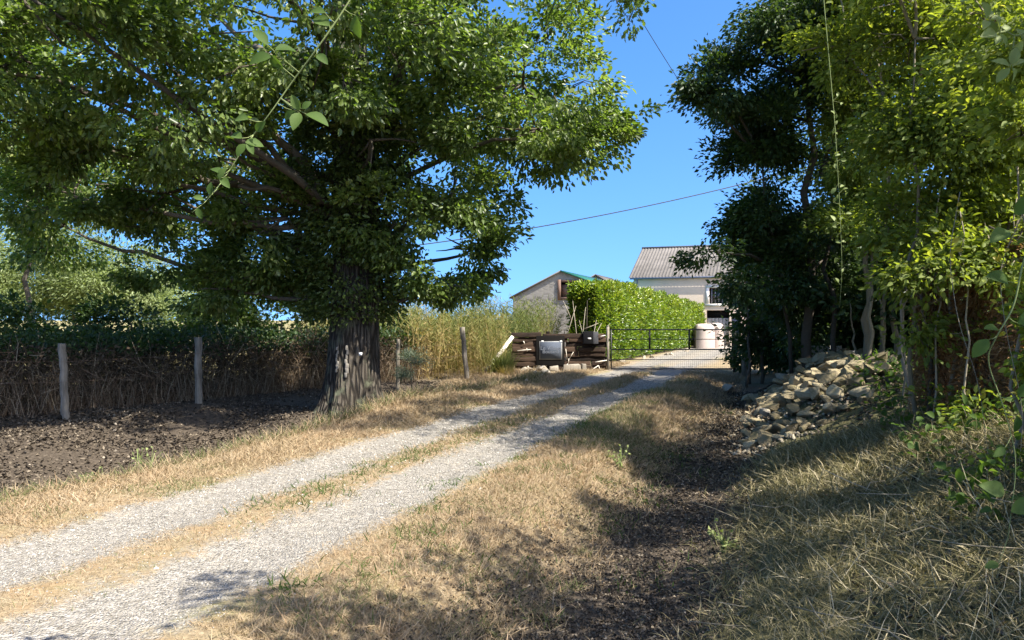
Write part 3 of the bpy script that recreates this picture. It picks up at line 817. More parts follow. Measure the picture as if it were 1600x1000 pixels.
# ------------------------------------------------------------------ left side: fence posts, bramble hedge, shrubs, far trees
def post(px, ybase, Y, ytop, r, label, lean=0, name='fence_post', mat='post'):
    b = gp(px, ybase, Y)
    top = at(px + lean, ytop, Y)
    a = Acc(); n = 14
    t_ = np.linspace(0, 1, n)[:, None]
    pts = (b - [0, 0, .2]) * (1 - t_) + top * t_ + rng.normal(size=(n, 3)) * [.006, .006, 0]
    a.tube(pts, r * (1 + rng.normal(size=n) * .05), 10, tint=.5)
    t = root(name, b, label, 'post', 'fence posts along the bramble hedge')
    put(a, 'shaft', M[mat], t, smooth=False, bevel=.004)
    return t
post(104, 652, 12.7, 537, .066, 'weathered grey fence post at far left, leaning slightly', -7)
post(310, 630, 14.8, 527, .072, 'straight weathered fence post in front of the brambles, left of the oak', 0)
post(731, 585, 21.3, 511, .072, 'weathered fence post in sunlit dry grass between the oak and the timber wall', -9)
post(621, 590, 19.5, 530, .05, 'thin dark fence post in the shade just right of the oak trunk', 1)
wr = root('fence_wire', gp(104, 652, 12.7), 'thin wire strung between the weathered fence posts', 'wire')
a = Acc()
PL = [at(-160, 560, 11.0), at(100, 565, 12.65), at(310, 552, 14.75), at(621, 545, 19.4), at(729, 535, 21.2)]
for dz in (0, -.35):
    for p, q in zip(PL[:-1], PL[1:]):
        m_ = (p + q) / 2 - [0, 0, .03]
        a.tube(bez(p + [0, -.08, dz], m_ + [0, -.08, dz], q + [0, -.08, dz], 8), .0025, 4, tint=.4)
put(a, 'strand', M['rust_metal'], wr)

HL = np.array([(-15, 5.5), (-11.5, 9.5), (-8.4, 13.7), (-6.7, 16.1), (-4.6, 18.8), (-2.4, 22.2)])
def hedge_pts(n, wid, t0=0., t1=1.):
    seg = np.linalg.norm(np.diff(HL, axis=0), axis=1); cum = np.concatenate([[0], np.cumsum(seg)]) / seg.sum()
    t = t0 + (t1 - t0) * rng.random(n)
    x = np.interp(t, cum, HL[:, 0]); y = np.interp(t, cum, HL[:, 1])
    w = rng.random(n) * wid
    return x - .8 * w, y + .6 * w
bh = root('bramble_hedge', (-8.4, 13.9, float(hgt(-8.4, 13.9))), 'long hedge of dead brown brambles and bracken behind the fence posts', 'hedge')
n = 30000
x, y = hedge_pts(n, 1.5); z = hgt(x, y)
top = 1.2 + .9 * (vn(x * 1.1, y * 1.1, 12) - .5) + .3 * (vn(x * 3.1, y * 3.1, 13) - .5)
zz = z + rng.random(n) * top * .85
P = np.stack([x + rng.normal(size=n) * .12, y + rng.normal(size=n) * .12, zz], 1)
A = rdir(n) * .8; A[:, 2] += rng.normal(size=n) * .6 + .3; A[:, 1] -= .25
a = Acc(); scatter(a, BLADE, P, A, rdir(n), rng.uniform(.25, .75, n), rng.uniform(.006, .016, n), np.clip(rng.normal(.58, .3, n), 0, 1))
n = 26000
x, y = hedge_pts(n, 1.4); z = hgt(x, y)
P = np.stack([x, y, z + rng.random(n) * 1.2], 1)
scatter(a, CURL, P, rdir(n), rdir(n), rng.uniform(.04, .11, n), rng.uniform(.03, .07, n), np.clip(rng.normal(.35, .25, n), 0, 1))
n = 4200
x, y = hedge_pts(n, .35); x = x + .15; y = y - .12; z = hgt(x, y)
A = rdir(n) * .35; A[:, 2] += 1
scatter(a, BLADE, np.stack([x, y, z - .02], 1), A, rdir(n), rng.uniform(.25, .95, n), rng.uniform(.006, .012, n), np.clip(rng.normal(.85, .15, n), 0, 1))
put(a, 'dead_stems', M['bracken'], bh)
n = 11000
x, y = hedge_pts(n, 1.6); z = hgt(x, y)
P = np.stack([x, y, z + 1.0 + rng.random(n) * .5 + .25 * (vn(x * 1.4, y * 1.4, 14) - .5)], 1)
N = rdir(n); N[:, 2] += 1
a = Acc(); scatter(a, LEAF6, P, rdir(n), N, rng.uniform(.07, .13, n), rng.uniform(.05, .08, n), np.clip(rng.normal(.4, .2, n), 0, 1))
put(a, 'green_top', M['dark'], bh)

for (px, py, Y, rx, rz, n, lm, nm, lab) in (
    (60, 515, 17, 100, 42, 80, 'dark', 'shrub', 'dark green shrub rising behind the bramble hedge at far left'),
    (205, 505, 18, 80, 42, 70, 'dark', 'shrub', 'dark green shrub behind the brambles between the two nearest fence posts'),
    (345, 480, 19.5, 80, 45, 60, 'oak', 'shrub', 'green shrub behind the brambles right of the straight fence post'),
    (440, 500, 20.5, 60, 50, 60, 'oak', 'shrub', 'green shrub in the shade immediately left of the oak trunk'),
    (640, 530, 22.5, 45, 40, 55, 'oak', 'shrub', 'green shrub glimpsed immediately right of the oak trunk')):
    b = gp(px, 560, Y)
    tree(nm, b, lab, [lob(px, py, Y, rx, rz, n, ry=1.0), lob(px, py + 45, Y, rx * .9, 40, n // 2, ry=.9)], lm, per=40, crad=.4, L=.12, W=.075, cat='shrub', trad=.05, tpl=LEAF6)
for (px, py, Y, rx, rz, n, lm, L_, lab) in (
    (120, 425, 31, 135, 62, 300, 'willow', .16, 'pale feathery green willow sunlit far behind the brambles'),
    (330, 450, 40, 90, 45, 120, 'willow', .18, 'pale green bushy tree far off, seen below the oak branches'),
    (-90, 380, 36, 120, 110, 220, 'willow', .18, 'pale green tree beyond the left edge of the field'),
    (50, 250, 21, 125, 60, 170, 'oak', .12, 'leafy green tree behind the oak crown at far left'),
    (-150, 300, 20, 100, 120, 220, 'oak', .13, 'leafy tree beyond the left edge, behind the bramble hedge')):
    b = gp(px, 560, Y); k = Y / F
    tree('field_tree', b, lab, [lob(px, py, Y, rx, rz, n), lob(px + rx * .45, py + rz * .4, Y - 1, rx * .55, rz * .55, n // 3), lob(px - rx * .5, py + rz * .3, Y - .8, rx * .5, rz * .6, n // 3),
         lob(px, py + rz * .9, Y, rx * .8, rz * .5, n // 3)], lm, per=48 if lm == 'oak' else 90, crad=.55 if lm == 'oak' else .8, L=L_, W=L_ * (.55 if lm == 'oak' else .36), trad=.09, twigfrac=.15)

# tall weeds between the oak and the timber wall (a mass nobody could count)
wd = Acc()
n = 5200
x = rng.uniform(-6.5, 3.4, n); y = rng.uniform(20.8, 29, n)
v_, u_ = uv(x, y)
front = 22.0 + .0 * x
k_ = (v_ < -8.3) & (y > 21.6 + np.where(x > -.2, 3.6, 0) + .9 * (vn(x, y, 21) - .5)) & (v_ > -17)
x, y = x[k_], y[k_]; n = len(x); z = hgt(x, y)
H = (1.45 + .9 * (vn(x * .6, y * .6, 22)) + .25 * rng.normal(size=n)).clip(.7, 2.6)
lean = rng.normal(size=(n, 2)) * .14
tint = np.clip(.45 + .9 * (vn(x * .5, y * .5, 23) - .5) + rng.normal(size=n) * .15, 0, 1)
A = np.stack([lean[:, 0], lean[:, 1], np.ones(n)], 1)
Pb = np.stack([x, y, z - .05], 1)
scatter(wd, BLADE, Pb, A, np.stack([rng.normal(size=n), rng.normal(size=n) - 1, np.zeros(n)], 1), H, np.full(n, .014), np.clip(tint + .32, 0, 1))
per = 16
f = rng.random((n, per)) ** .75
P = (Pb[:, None] + A[:, None] * (H[:, None] * f)[..., None]).reshape(-1, 3) + rng.normal(size=(n * per, 3)) * .035
A2 = rdir(n * per); A2[:, 2] = np.abs(A2[:, 2]) * .6 + .35
tl = np.clip(np.repeat(tint + .1, per) - .25 * (f.ravel() - .45) * 2 + rng.normal(size=n * per) * .12, 0, 1)
scatter(wd, BLADE, P, A2, rdir(n * per), rng.uniform(.10, .26, n * per), rng.uniform(.014, .03, n * per), tl)
tag(put(wd, 'tall_weeds', M['weed']), 'tall straw and green weeds growing behind the timber wall and the far fence post', 'weeds', kind='stuff')

def clump(name, label, px, py, Y, h, r, n, mat, tl, th, cat='plant', w=.012, spread=.5):
    b = gp(px, py, Y); t = root(name, b, label, cat)
    an = rng.random(n) * 6.283; rr = r * np.sqrt(rng.random(n)) * .6
    P = np.stack([b[0] + rr * np.cos(an), b[1] + rr * np.sin(an), np.full(n, b[2] - .02)], 1)
    A = np.stack([np.cos(an) * spread * rng.random(n), np.sin(an) * spread * rng.random(n), np.ones(n)], 1) + rdir(n) * .25
    a = Acc(); scatter(a, BLADE, P, A, -np.stack([np.cos(an), np.sin(an), np.zeros(n)], 1) + rdir(n) * .3, h * rng.uniform(.5, 1.1, n), np.full(n, w), np.clip(rng.uniform(tl, th, n), 0, 1))
    put(a, 'foliage', M[mat], t); return t
clump('grass_clump', 'bright green grass clump at the left end of the timber wall', 785, 580, 22.6, .75, .55, 700, 'weed', 0, .45)
clump('grass_clump', 'rusty dry grass clump below the leaning white pole', 792, 588, 22.2, .35, .4, 260, 'weed', .85, 1.)
b = gp(642, 600, 18.8)
tree('grey_bush', b, 'low grey green bush in front of the weeds right of the oak', [lob(642, 572, 18.8, 32, 26, 46)], 'greygreen', per=60, crad=.25, L=.07, W=.012, tpl=BLADE, trad=.02, cat='bush')
# leaning pole
pl = root('leaning_pole', gp(755, 585, 22.9), 'pale broken pole leaning against the left end of the timber wall', 'pole')
a = Acc(); a.tube([at(752, 586, 22.9), at(775, 560, 23.1), at(801, 526, 23.4)], [.06, .065, .06], 10, tint=.6)
put(a, 'shaft', M['palewood'], pl, smooth=False)

# ------------------------------------------------------------------ timber wall, sign and letter box, left of the gate
YW = 23.7
w0 = at(799, 578, YW + .1); w1 = at(950, 578, YW)
gz = float(hgt((w0[0] + w1[0]) / 2, YW)) - .02
tw = root('timber_wall', ((w0[0] + w1[0]) / 2, YW, gz), 'low wall of stacked dark weathered timbers left of the gate', 'wall')
rows = 8; hh = 1.22 / rows
for r_ in range(rows):
    xx = w0[0] + rng.uniform(-.05, .06); end = w1[0] - .05 + rng.uniform(-.04, .02)
    topd = 1.0
    while xx < end - .15:
        l = min(rng.uniform(.9, 2.2), end - xx)
        if end - xx - l < .3: l = end - xx
        a = Acc()
        hz = hh * rng.uniform(.95, 1.08)
        n = 7
        xs_ = np.linspace(0, l - .02, n)
        yo = rng.uniform(-.05, .05); tt = rng.uniform(.25, .75)
        dz_ = rng.normal(size=n) * .008; hz_ = hz / 2 * (1 + rng.normal(size=n) * .08); dy_ = rng.normal(size=n) * .012
        sag = -.04 * math.sin(math.pi * min(1, (xx - w0[0]) / 3.2)) if r_ == rows - 1 else 0
        V = []
        for q in range(n):
            X0 = xx + xs_[q]; Z0 = gz + hh * (r_ + .5) + dz_[q] + sag
            hw = .11
            V += [[X0, YW - hw + yo + dy_[q], Z0 - hz_[q]], [X0, YW + hw + yo, Z0 - hz_[q]], [X0, YW + hw + yo, Z0 + hz_[q] * .95], [X0, YW - hw + yo + dy_[q] + .02, Z0 + hz_[q]]]
        i = np.arange(n - 1)[:, None] * 4; j = np.arange(4)[None]; k = (j + 1) % 4
        a.add(np.array(V), [np.stack([i + j, i + 4 + j, i + 4 + k, i + k], -1).reshape(-1, 4), np.array([[0, 1, 2, 3], [(n - 1) * 4 + 3, (n - 1) * 4 + 2, (n - 1) * 4 + 1, (n - 1) * 4]])], tt)
        put(a, 'timber', M['sleeper'], tw, bevel=.012)
        xx += l + rng.uniform(.0, .03)
for (px, py, wpx, h_) in ((798, 528, 5, .14), (856, 522, 5, .17)):
    a = Acc(); p = at(px, py, YW); a.box(p, (.10, .12, h_), tint=.3, jit=.01); put(a, 'upright', M['sleeper'], tw, bevel=.01)
# pale splinters and chips sticking out of the face
for (px0, py0, px1, py1, r_) in ((818, 533, 820, 538, .014), (823, 544, 824, 549, .012), (825, 572, 826, 580, .02), (930, 566, 948, 563, .018), (937, 526, 946, 524, .016),
                                (884, 545, 886, 562, .010), (896, 550, 890, 560, .010), (878, 576, 888, 568, .014), (888, 568, 889, 560, .010), (922, 580, 935, 571, .016), (935, 571, 938, 579, .014), (808, 548, 830, 546, .012)):
    a = Acc(); a.tube([at(px0, py0, YW - .16), at((px0 + px1) / 2, (py0 + py1) / 2, YW - .18), at(px1, py1, YW - .15)], [r_, r_ * 1.1, r_ * .8], 5, tint=.7)
    put(a, 'splinter', M['palewood'], tw)
for (px, py, w_, h_) in ((893, 578, .55, .20), (866, 580, .28, .16), (912, 579, .12, .22)):
    b = gp(px, py, YW - .32); a = Acc(); a.box(b + [0, 0, h_ * .45], (w_, .22, h_), tint=.6, jit=.02)
    o = tag(put(a, 'timber_block', M['post'], None, bevel=.015), {893: 'long squared offcut lying at the foot of the timber wall', 866: 'short squared offcut on the ground under the sign', 912: 'small upright offcut at the foot of the wall under the letter box'}[px], 'timber block')
sg = root('sign', at(860, 548, YW - .17), 'grey blue plate sign on a dark board fixed to the timber wall', 'sign')
a = Acc(); a.box(at(860, 548, YW - .150), (44 * YW / F, .03, 46 * YW / F)); put(a, 'board', M['signboard'], sg, bevel=.005)
a = Acc(); a.box(at(860.5, 547.5, YW - .175), (35.5 * YW / F, .014, 28.5 * YW / F)); put(a, 'border', M['plate_edge'], sg)
a = Acc(); a.box(at(860.5, 547.5, YW - .185), (32 * YW / F, .014, 26 * YW / F)); put(a, 'plate', M['plate'], sg)
for px in (847.5, 876.5):
    a = Acc(); a.box(at(px, 533.2, YW - .18), (.075, .03, .045)); put(a, 'clip', M['white'], sg, bevel=.006)
for (txt, py, sz) in (('Le Village', 544.2, .17), ('Boutard', 549.6, .16)):
    cu = bpy.data.curves.new('lettering', 'FONT'); cu.body = txt; cu.size = sz; cu.align_x = 'CENTER'; cu.align_y = 'CENTER'; cu.extrude = .002
    cu.materials.append(M['lettering'])
    o = bpy.data.objects.new('lettering_curve', cu); COL.objects.link(o)
    bpy.context.view_layer.update()
    me = bpy.data.meshes.new_from_object(o.evaluated_get(bpy.context.evaluated_depsgraph_get()))
    bpy.data.objects.remove(o)
    o = bpy.data.objects.new('lettering', me); COL.objects.link(o); o.parent = sg
    o.location = Vector(at(860.3, py, YW - .1955)) - sg.location; o.rotation_euler = (R(90), 0, 0)
lb = root('letter_box', at(923, 527, YW - .2), 'black letter box with a grey side flap on top right of the timber wall', 'letter box')
a = Acc(); a.box(at(918.5, 527.5, YW - .21), (15 * YW / F, .20, 19 * YW / F)); put(a, 'body', M['box_black'], lb, bevel=.01)
a = Acc(); a.box(at(930.3, 527.8, YW - .20), (8 * YW / F, .19, 18.5 * YW / F)); put(a, 'flap', M['box_grey'], lb, bevel=.01)
a = Acc(); a.box(at(921, 529, YW - .315), (.10, .008, .045)); put(a, 'name_plate', M['white'], lb)

# ------------------------------------------------------------------ gate
YG = 23.6
gt = root('metal_gate', gp(1050, 577, YG), 'closed dark metal farm gate with fine mesh in its lower half', 'gate')
xl, xr = at(955, 0, YG)[0], at(1144, 0, YG)[0]
zr = [CAM_Z + (500 - q) / F * YG for q in (515, 530, 546, 562, 577)]
b0 = float(hgt((xl + xr) / 2, YG)); zr[4] = max(zr[4], b0 + .06)
for i_, z in enumerate(zr):
    a = Acc(); a.tube([[xl, YG, z], [xr, YG, z]], .020 if i_ in (0, 2, 4) else .012, 8, tint=.4); put(a, 'rail', M['black_metal'], gt)
for x in (xl, xr):
    a = Acc(); a.tube([[x, YG, zr[4]], [x, YG, zr[0]]], .022, 8); put(a, 'stile', M['black_metal'], gt)
for px in (1015, 1077):
    x = at(px, 0, YG)[0]
    a = Acc(); a.box([x, YG, (zr[0] + zr[2]) / 2], (.055, .02, zr[0] - zr[2])); put(a, 'upright_bar', M['black_metal'], gt)
a = Acc()
for x in np.linspace(xl, xr, 62): a.tube([[x, YG, zr[4]], [x, YG, zr[2]]], .0022, 4)
for z in np.linspace(zr[4], zr[2], 9): a.tube([[xl, YG, z], [xr, YG, z]], .0018, 4)
put(a, 'wire_mesh', M['rust_metal'], gt)
a = Acc(); a.box([xr - .1, YG - .03, zr[2] + .1], (.12, .03, .05)); put(a, 'latch', M['black_metal'], gt)
for (px, lab, m_, r_) in ((950, 'pale metal gate post at the right end of the timber wall', 'post', .045), (1148, 'dark gate post at the right, beside the bank', 'black_metal', .05)):
    b = gp(px, 578, YG - .02); a = Acc(); top = at(px, 510, YG)
    a.tube([[b[0], YG, b[2] - .3], [b[0], YG, top[2]]], r_, 10); a.tube([[b[0], YG, top[2]], [b[0], YG, top[2] + .03]], [r_ * 1.1, r_ * .5], 10)
    p_ = root('gate_post', b, lab, 'post'); put(a, 'shaft', M[m_], p_)
    for z in (zr[1], zr[3]):
        a = Acc(); a.box([b[0] + (.05 if px < 1000 else -.05), YG - .02, z], (.06, .04, .05)); put(a, 'hinge', M['black_metal'], p_)
b = gp(1163, 575, 22.5); a = Acc(); a.tube([b - [0, 0, .2], b + [0, 0, .6], b + [.01, 0, 1.5]], [.085, .08, .075], 10, tint=.6)
o = root('wooden_post', b, 'stout wooden post with ivy beside the right gate post', 'post'); put(a, 'shaft', M['post'], o)
a = Acc(); foliage(a, np.array([b + [0, -.05, 1.2], b + [-.05, 0, 1.0], b + [.05, 0, 1.45]]), rdir(3), 26, .2, .09, .06, tpl=LEAF6); put(a, 'ivy', M['laurel'], o)

# ------------------------------------------------------------------ laurel hedge along the drive
hd0 = np.array([2.1, 27.3]); hd = unit(np.array([at(1097, 0, 46)[0], 46.0]) - np.array([3.45, 26.8])); hn = np.array([hd[1], -hd[0]])
HLn = 21.5; HW = 1.5
lh = root('laurel_hedge', (hd0[0] + .7, hd0[1], float(hgt(hd0[0] + .7, hd0[1]))), 'clipped bright green laurel hedge running along the drive beyond the gate', 'hedge')
def hpt(s, w, z):
    x = hd0[0] + hd[0] * s + hn[0] * w; y = hd0[1] + hd[1] * s + hn[1] * w
    return np.stack([x, y, z], -1)
n = 60000
s = HLn * rng.random(n) ** 1.25; face = rng.random(n)
htop = 3.02 - .55 * (1 - sst(0, 1.1, s)) - .55 * s / HLn + .12 * np.sin(s * 2.1) + .18 * (vn(s * 1.6, s * 0, 31) - .5)
dep = np.abs(rng.normal(size=n)) * .16
w = np.where(face < .52, HW - dep, np.where(face < .70, HW * rng.random(n), np.where(face < .8, dep, HW * rng.random(n))))
z = np.where(face < .52, .1 + (htop - .1) * rng.random(n), np.where(face < .70, htop - dep, .1 + (htop - .1) * rng.random(n)))
s = np.where((face >= .8) & (face < .93), dep, s)
w = w + .22 * (vn(s * 1.1, z * 1.6, 32) - .5) + .12 * (vn(s * 3, z * 3, 33) - .5)
s = s + .25 * (vn(w * 1.5, z * 1.6, 34) - .5)
ro = sst(htop - .9, htop, z) * .6
w = np.where(face < .52, w - ro * rng.random(n), w) - .4 * (1 - sst(0, .8, s)) * w / HW
P = hpt(s, w, z); P[:, 2] += hgt(P[:, 0], P[:, 1])
outw = np.where(face < .52, 1., np.where((face >= .70) & (face < .8), -1., 0.))
Dh = np.stack([hn[0] * outw, hn[1] * outw, np.where((face >= .52) & (face < .70), 1., .15)], 1)
e_ = (face >= .8) & (face < .93); Dh[e_, 0] -= hd[0]; Dh[e_, 1] -= hd[1]
A = Dh * .5 + rdir(n) * .7; A[:, 2] += .45
N = rdir(n) * .8 + Dh * .3; N[:, 2] += .6
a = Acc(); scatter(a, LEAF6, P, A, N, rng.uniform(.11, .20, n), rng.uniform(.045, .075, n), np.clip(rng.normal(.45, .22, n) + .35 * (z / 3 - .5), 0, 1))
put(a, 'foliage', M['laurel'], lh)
a = Acc()
for q in range(46):
    s_ = HLn * (q + .5) / 46; p = hpt(np.array(s_), np.array(HW * .5 + rng.normal() * .1), np.array(0.))
    g_ = float(hgt(p[0], p[1]))
    for r_ in range(3):
        e = p + np.array([rng.normal() * .4, rng.normal() * .4, 2.2 + rng.random() * .3 - .5 * s_ / HLn])
        a.tube([p + [0, 0, g_ - .1], (p + e) / 2 + rng.normal(size=3) * .1, e], [.035, .025, .01], 5, tint=.2)
put(a, 'stems', M['bark_thin'], lh)
# dry bare sprigs before the near end of the hedge
a = Acc(); b = gp(905, 570, 25.6)
for (x0, y0, x1, y1) in ((905, 560, 895, 470), (905, 560, 915, 480), (915, 560, 932, 500), (900, 560, 905, 500), (925, 560, 940, 505), (880, 540, 900, 478), (893, 500, 880, 470), (910, 515, 935, 505)):
    m_ = at((x0 + x1) / 2 + rng.normal() * 4, (y0 + y1) / 2, 25.4)
    a.tube([at(x0, y0, 25.5), m_, at(x1, y1, 25.5)], [.018, .013, .006], 5, tint=.9)
dp = root('dead_sapling', b, 'bare pale dead sapling between the timber wall and the laurel hedge', 'sapling'); put(a, 'stems', M['stem'], dp)

# ------------------------------------------------------------------ house and barn
hdx = np.array([.342, .940]); hex_ = np.array([.940, -.342])
def loc_builder(o2, z0):
    o2 = np.array(o2)
    def P(s, d, z): q = o2 + hex_ * s + hdx * d; return np.array([q[0], q[1], z0 + z])
    MM = np.array([[hex_[0], hdx[0], 0], [hex_[1], hdx[1], 0], [0, 0, 1.]])
    return P, MM
hc = at(990, 0, 48)[:2]
hz0 = float(hgt(hc[0] + 4, hc[1])) - .02
HP, HM = loc_builder(hc, hz0)
hs = root('house', HP(0, 0, 0), 'pale rendered house with a grey corrugated roof beyond the laurel hedge', 'house')
Ls, Dd, ze, zd = 17.0, 9.6, 4.35 - hz0, 6.6 - hz0
# front wall with real openings
def wall_open(P_, L_, H_, opens, th_=.4):
    a = Acc(); xs_ = sorted({0, L_, *[o[0] for o in opens], *[o[1] for o in opens]}); zs_ = sorted({0, H_, *[o[2] for o in opens], *[o[3] for o in opens]})
    for x0, x1 in zip(xs_[:-1], xs_[1:]):
        for z0, z1 in zip(zs_[:-1], zs_[1:]):
            cx, cz = (x0 + x1) / 2, (z0 + z1) / 2
            if any(o[0] < cx < o[1] and o[2] < cz < o[3] for o in opens): continue
            a.add([P_(x0, 0, z0), P_(x1, 0, z0), P_(x1, 0, z1), P_(x0, 0, z1)], np.array([[0, 1, 2, 3]]))
    for o in opens:
        x0, x1, z0, z1 = o
        c = [P_(x0, 0, z0), P_(x1, 0, z0), P_(x1, 0, z1), P_(x0, 0, z1), P_(x0, th_, z0), P_(x1, th_, z0), P_(x1, th_, z1), P_(x0, th_, z1)]
        a.add(c, np.array([[0, 4, 5, 1], [1, 5, 6, 2], [2, 6, 7, 3], [3, 7, 4, 0]]))
    return a
win = (4.78, 5.72, 2.62 - hz0, 3.62 - hz0); gar = (4.62, 6.0, 0.0, 2.24); dor = (6.12, 6.62, 0.0, 2.05); gl = (6.95, 7.9, 0.0, 2.05)
a = wall_open(HP, Ls, ze, [win, gar, dor, gl])
a.add([HP(0, 0, 0), HP(0, Dd, 0), HP(0, Dd, ze), HP(0, Dd / 2, zd), HP(0, 0, ze)], np.array([[4, 3, 2, 1, 0]]))
a.add([HP(Ls, 0, 0), HP(Ls, Dd, 0), HP(Ls, Dd, ze), HP(Ls, Dd / 2, zd), HP(Ls, 0, ze)], np.array([[0, 1, 2, 3, 4]]))
a.add([HP(0, Dd, 0), HP(Ls, Dd, 0), HP(Ls, Dd, ze), HP(0, Dd, ze)], np.array([[3, 2, 1, 0]]))
put(a, 'wall', M['render_wall'], hs)
a = Acc(); ns = int(Ls / .034)
ss = np.linspace(-.3, Ls + .3, ns); ridge = .03 * np.cos(ss * 2 * math.pi / .21)
for sgn in (0, 1):
    d0, d1 = (-.14, Dd / 2) if sgn == 0 else (Dd + .14, Dd / 2)
    sl_ = (zd - ze) / (Dd / 2); zlow = ze - .14 * sl_ + .08; zhigh = zd + .10
    A_ = np.array([HP(s_, d0, zlow + r_) for s_, r_ in zip(ss, ridge)]); B_ = np.array([HP(s_, d1, zhigh + r_) for s_, r_ in zip(ss, ridge)])
    A2_ = A_ - [0, 0, .03]; B2_ = B_ - [0, 0, .03]
    V = np.concatenate([A_, B_, A2_, B2_]); q = np.arange(ns - 1)
    f1 = np.stack([q, q + 1, ns + q + 1, ns + q], 1); f2 = np.stack([2 * ns + q, 3 * ns + q, 3 * ns + q + 1, 2 * ns + q + 1], 1)
    f3 = np.stack([q, 2 * ns + q, 2 * ns + q + 1, q + 1], 1)
    a.add(V, np.concatenate([f1, f2, f3]))
rf = put(a, 'roof', M['roof'], hs)
a = Acc(); a.tube([HP(-.3, Dd / 2, zd + .12), HP(Ls + .3, Dd / 2, zd + .12)], .09, 8); put(a, 'ridge_cap', M['roof'], rf)
a = Acc(); a.tube([HP(-.2, -.2, ze - .06), HP(Ls, -.2, ze - .06)], .06, 8); a.tube([HP(.25, -.2, ze - .1), HP(.25, -.07, ze - .35), HP(.25, -.07, .1)], .04, 8)
put(a, 'gutter', M['grey_door'], hs)
wn_ = Acc()
x0, x1, z0, z1 = win
for (cx, cz, w_, h_) in (((x0 + x1) / 2, z0 - .08, x1 - x0 + .5, .16), ((x0 + x1) / 2, z1 + .08, x1 - x0 + .4, .16), (x0 - .1, (z0 + z1) / 2, .2, z1 - z0), (x1 + .1, (z0 + z1) / 2, .2, z1 - z0)):
    wn_.box(HP(cx, -.02, cz), (w_, .06, h_), M=HM)
wo = put(wn_, 'window', M['trim'], hs)
a = Acc(); a.box(HP((x0 + x1) / 2, .28, (z0 + z1) / 2), (x1 - x0, .02, z1 - z0), M=HM); put(a, 'pane', M['glass'], wo)
a = Acc()
for s_ in np.linspace(x0 + .15, x1 - .15, 4): a.box(HP(s_, .1, (z0 + z1) / 2), (.05, .03, z1 - z0), M=HM)
put(a, 'bars', M['grey_door'], wo)
a = Acc(); a.box(HP((gar[0] + gar[1]) / 2, .36, 2.0), (gar[1] - gar[0], .03, .5), M=HM); put(a, 'dark_opening', M['dark_open'], hs)
a = Acc()
for s_ in np.linspace(gar[0] + .12, gar[1] - .12, 6): a.box(HP(s_, .22, .87), (.22, .05, 1.74), M=HM, jit=.004)
put(a, 'board_door', M['board_door'], hs)
a = Acc(); a.box(HP((dor[0] + dor[1]) / 2, .2, 1.0), (dor[1] - dor[0], .06, 2.0), M=HM); do_ = put(a, 'door', M['grey_door'], hs)
a = Acc(); a.tube([HP(dor[1] - .1, .12, 1.0), HP(dor[1] - .1, .16, 1.0)], .03, 8); put(a, 'handle', M['black_metal'], do_)
a = Acc(); a.box(HP(7.42, .3, 1.0), (.95, .02, 2.05), M=HM); g_o = put(a, 'glazed_door', M['glass'], hs)
a = Acc()
for s_ in np.linspace(6.99, 7.86, 4): a.box(HP(s_, .26, 1.0), (.07, .05, 2.05), M=HM)
for z in (.1, .55, 1.05, 1.5, 1.98): a.box(HP(7.42, .262, z), (.9, .04, .06), M=HM)
put(a, 'glazing_bars', M['white'], g_o)

# pale rounded covered heap in front of the house
cb_ = at(1093, 0, 42.); ch0 = float(hgt(cb_[0] + .7, 42))
for (px0, px1, Y_, h_, lab) in ((1088, 1117, 41.6, 1.38, 'pale pinkish rounded bale in front of the house, nearer and lower'), (1113, 1131, 42.2, 1.42, 'pale pinkish rounded bale at the right, touching its larger neighbour')):
    a = Acc(); x0 = at(px0, 0, Y_)[0]; x1 = at(px1, 0, Y_)[0]; n = 22
    ang = np.linspace(0, math.pi, n); cx = (x0 + x1) / 2; hw = (x1 - x0) / 2
    prof = [(cx - hw, 0)] + [(cx - hw * np.sign(math.cos(t_)) * abs(math.cos(t_)) ** .45, h_ - .42 + .42 * math.sin(t_) ** .7) for t_ in ang] + [(cx + hw, 0)]
    ds = np.linspace(0, 1.3, 6); V = []
    for d_ in ds:
        for (X_, Z_) in prof: V.append([X_ + .12 * d_ + rng.normal() * .008, Y_ + d_, ch0 + Z_ + rng.normal() * .01 - (.05 if d_ in (0, 1.3) else 0)])
    m_ = len(prof); i = np.arange(len(ds) - 1)[:, None] * m_; j = np.arange(m_ - 1)[None]
    a.add(V, [np.stack([i + j, i + j + 1, i + m_ + j + 1, i + m_ + j], -1).reshape(-1, 4), np.arange(m_)[::-1][None], (np.arange(m_) + (len(ds) - 1) * m_)[None]])
    tag(put(a, 'covered_bale', M['cover'], None), lab, 'bale')

# barn
bc = np.array([0.05, 41.5]); bz0 = float(hgt(2, 43))
BP, BM = loc_builder(bc, bz0)
bn = root('stone_barn', BP(0, 0, 0), 'rubble stone barn gable with low grey roof and a green roof sheet behind the weeds', 'barn')
WB = 5.9; zl, zrg, zrr = 2.85 - bz0, 4.25 - bz0, 3.15 - bz0; sr = 2.82
bw = (2.82, 3.6, 2.85 - bz0, 3.68 - bz0)
a = Acc()
def gab(P_, d): return [P_(0, d, 0), P_(WB, d, 0), P_(WB, d, zrr), P_(sr, d, zrg), P_(0, d, zl)]
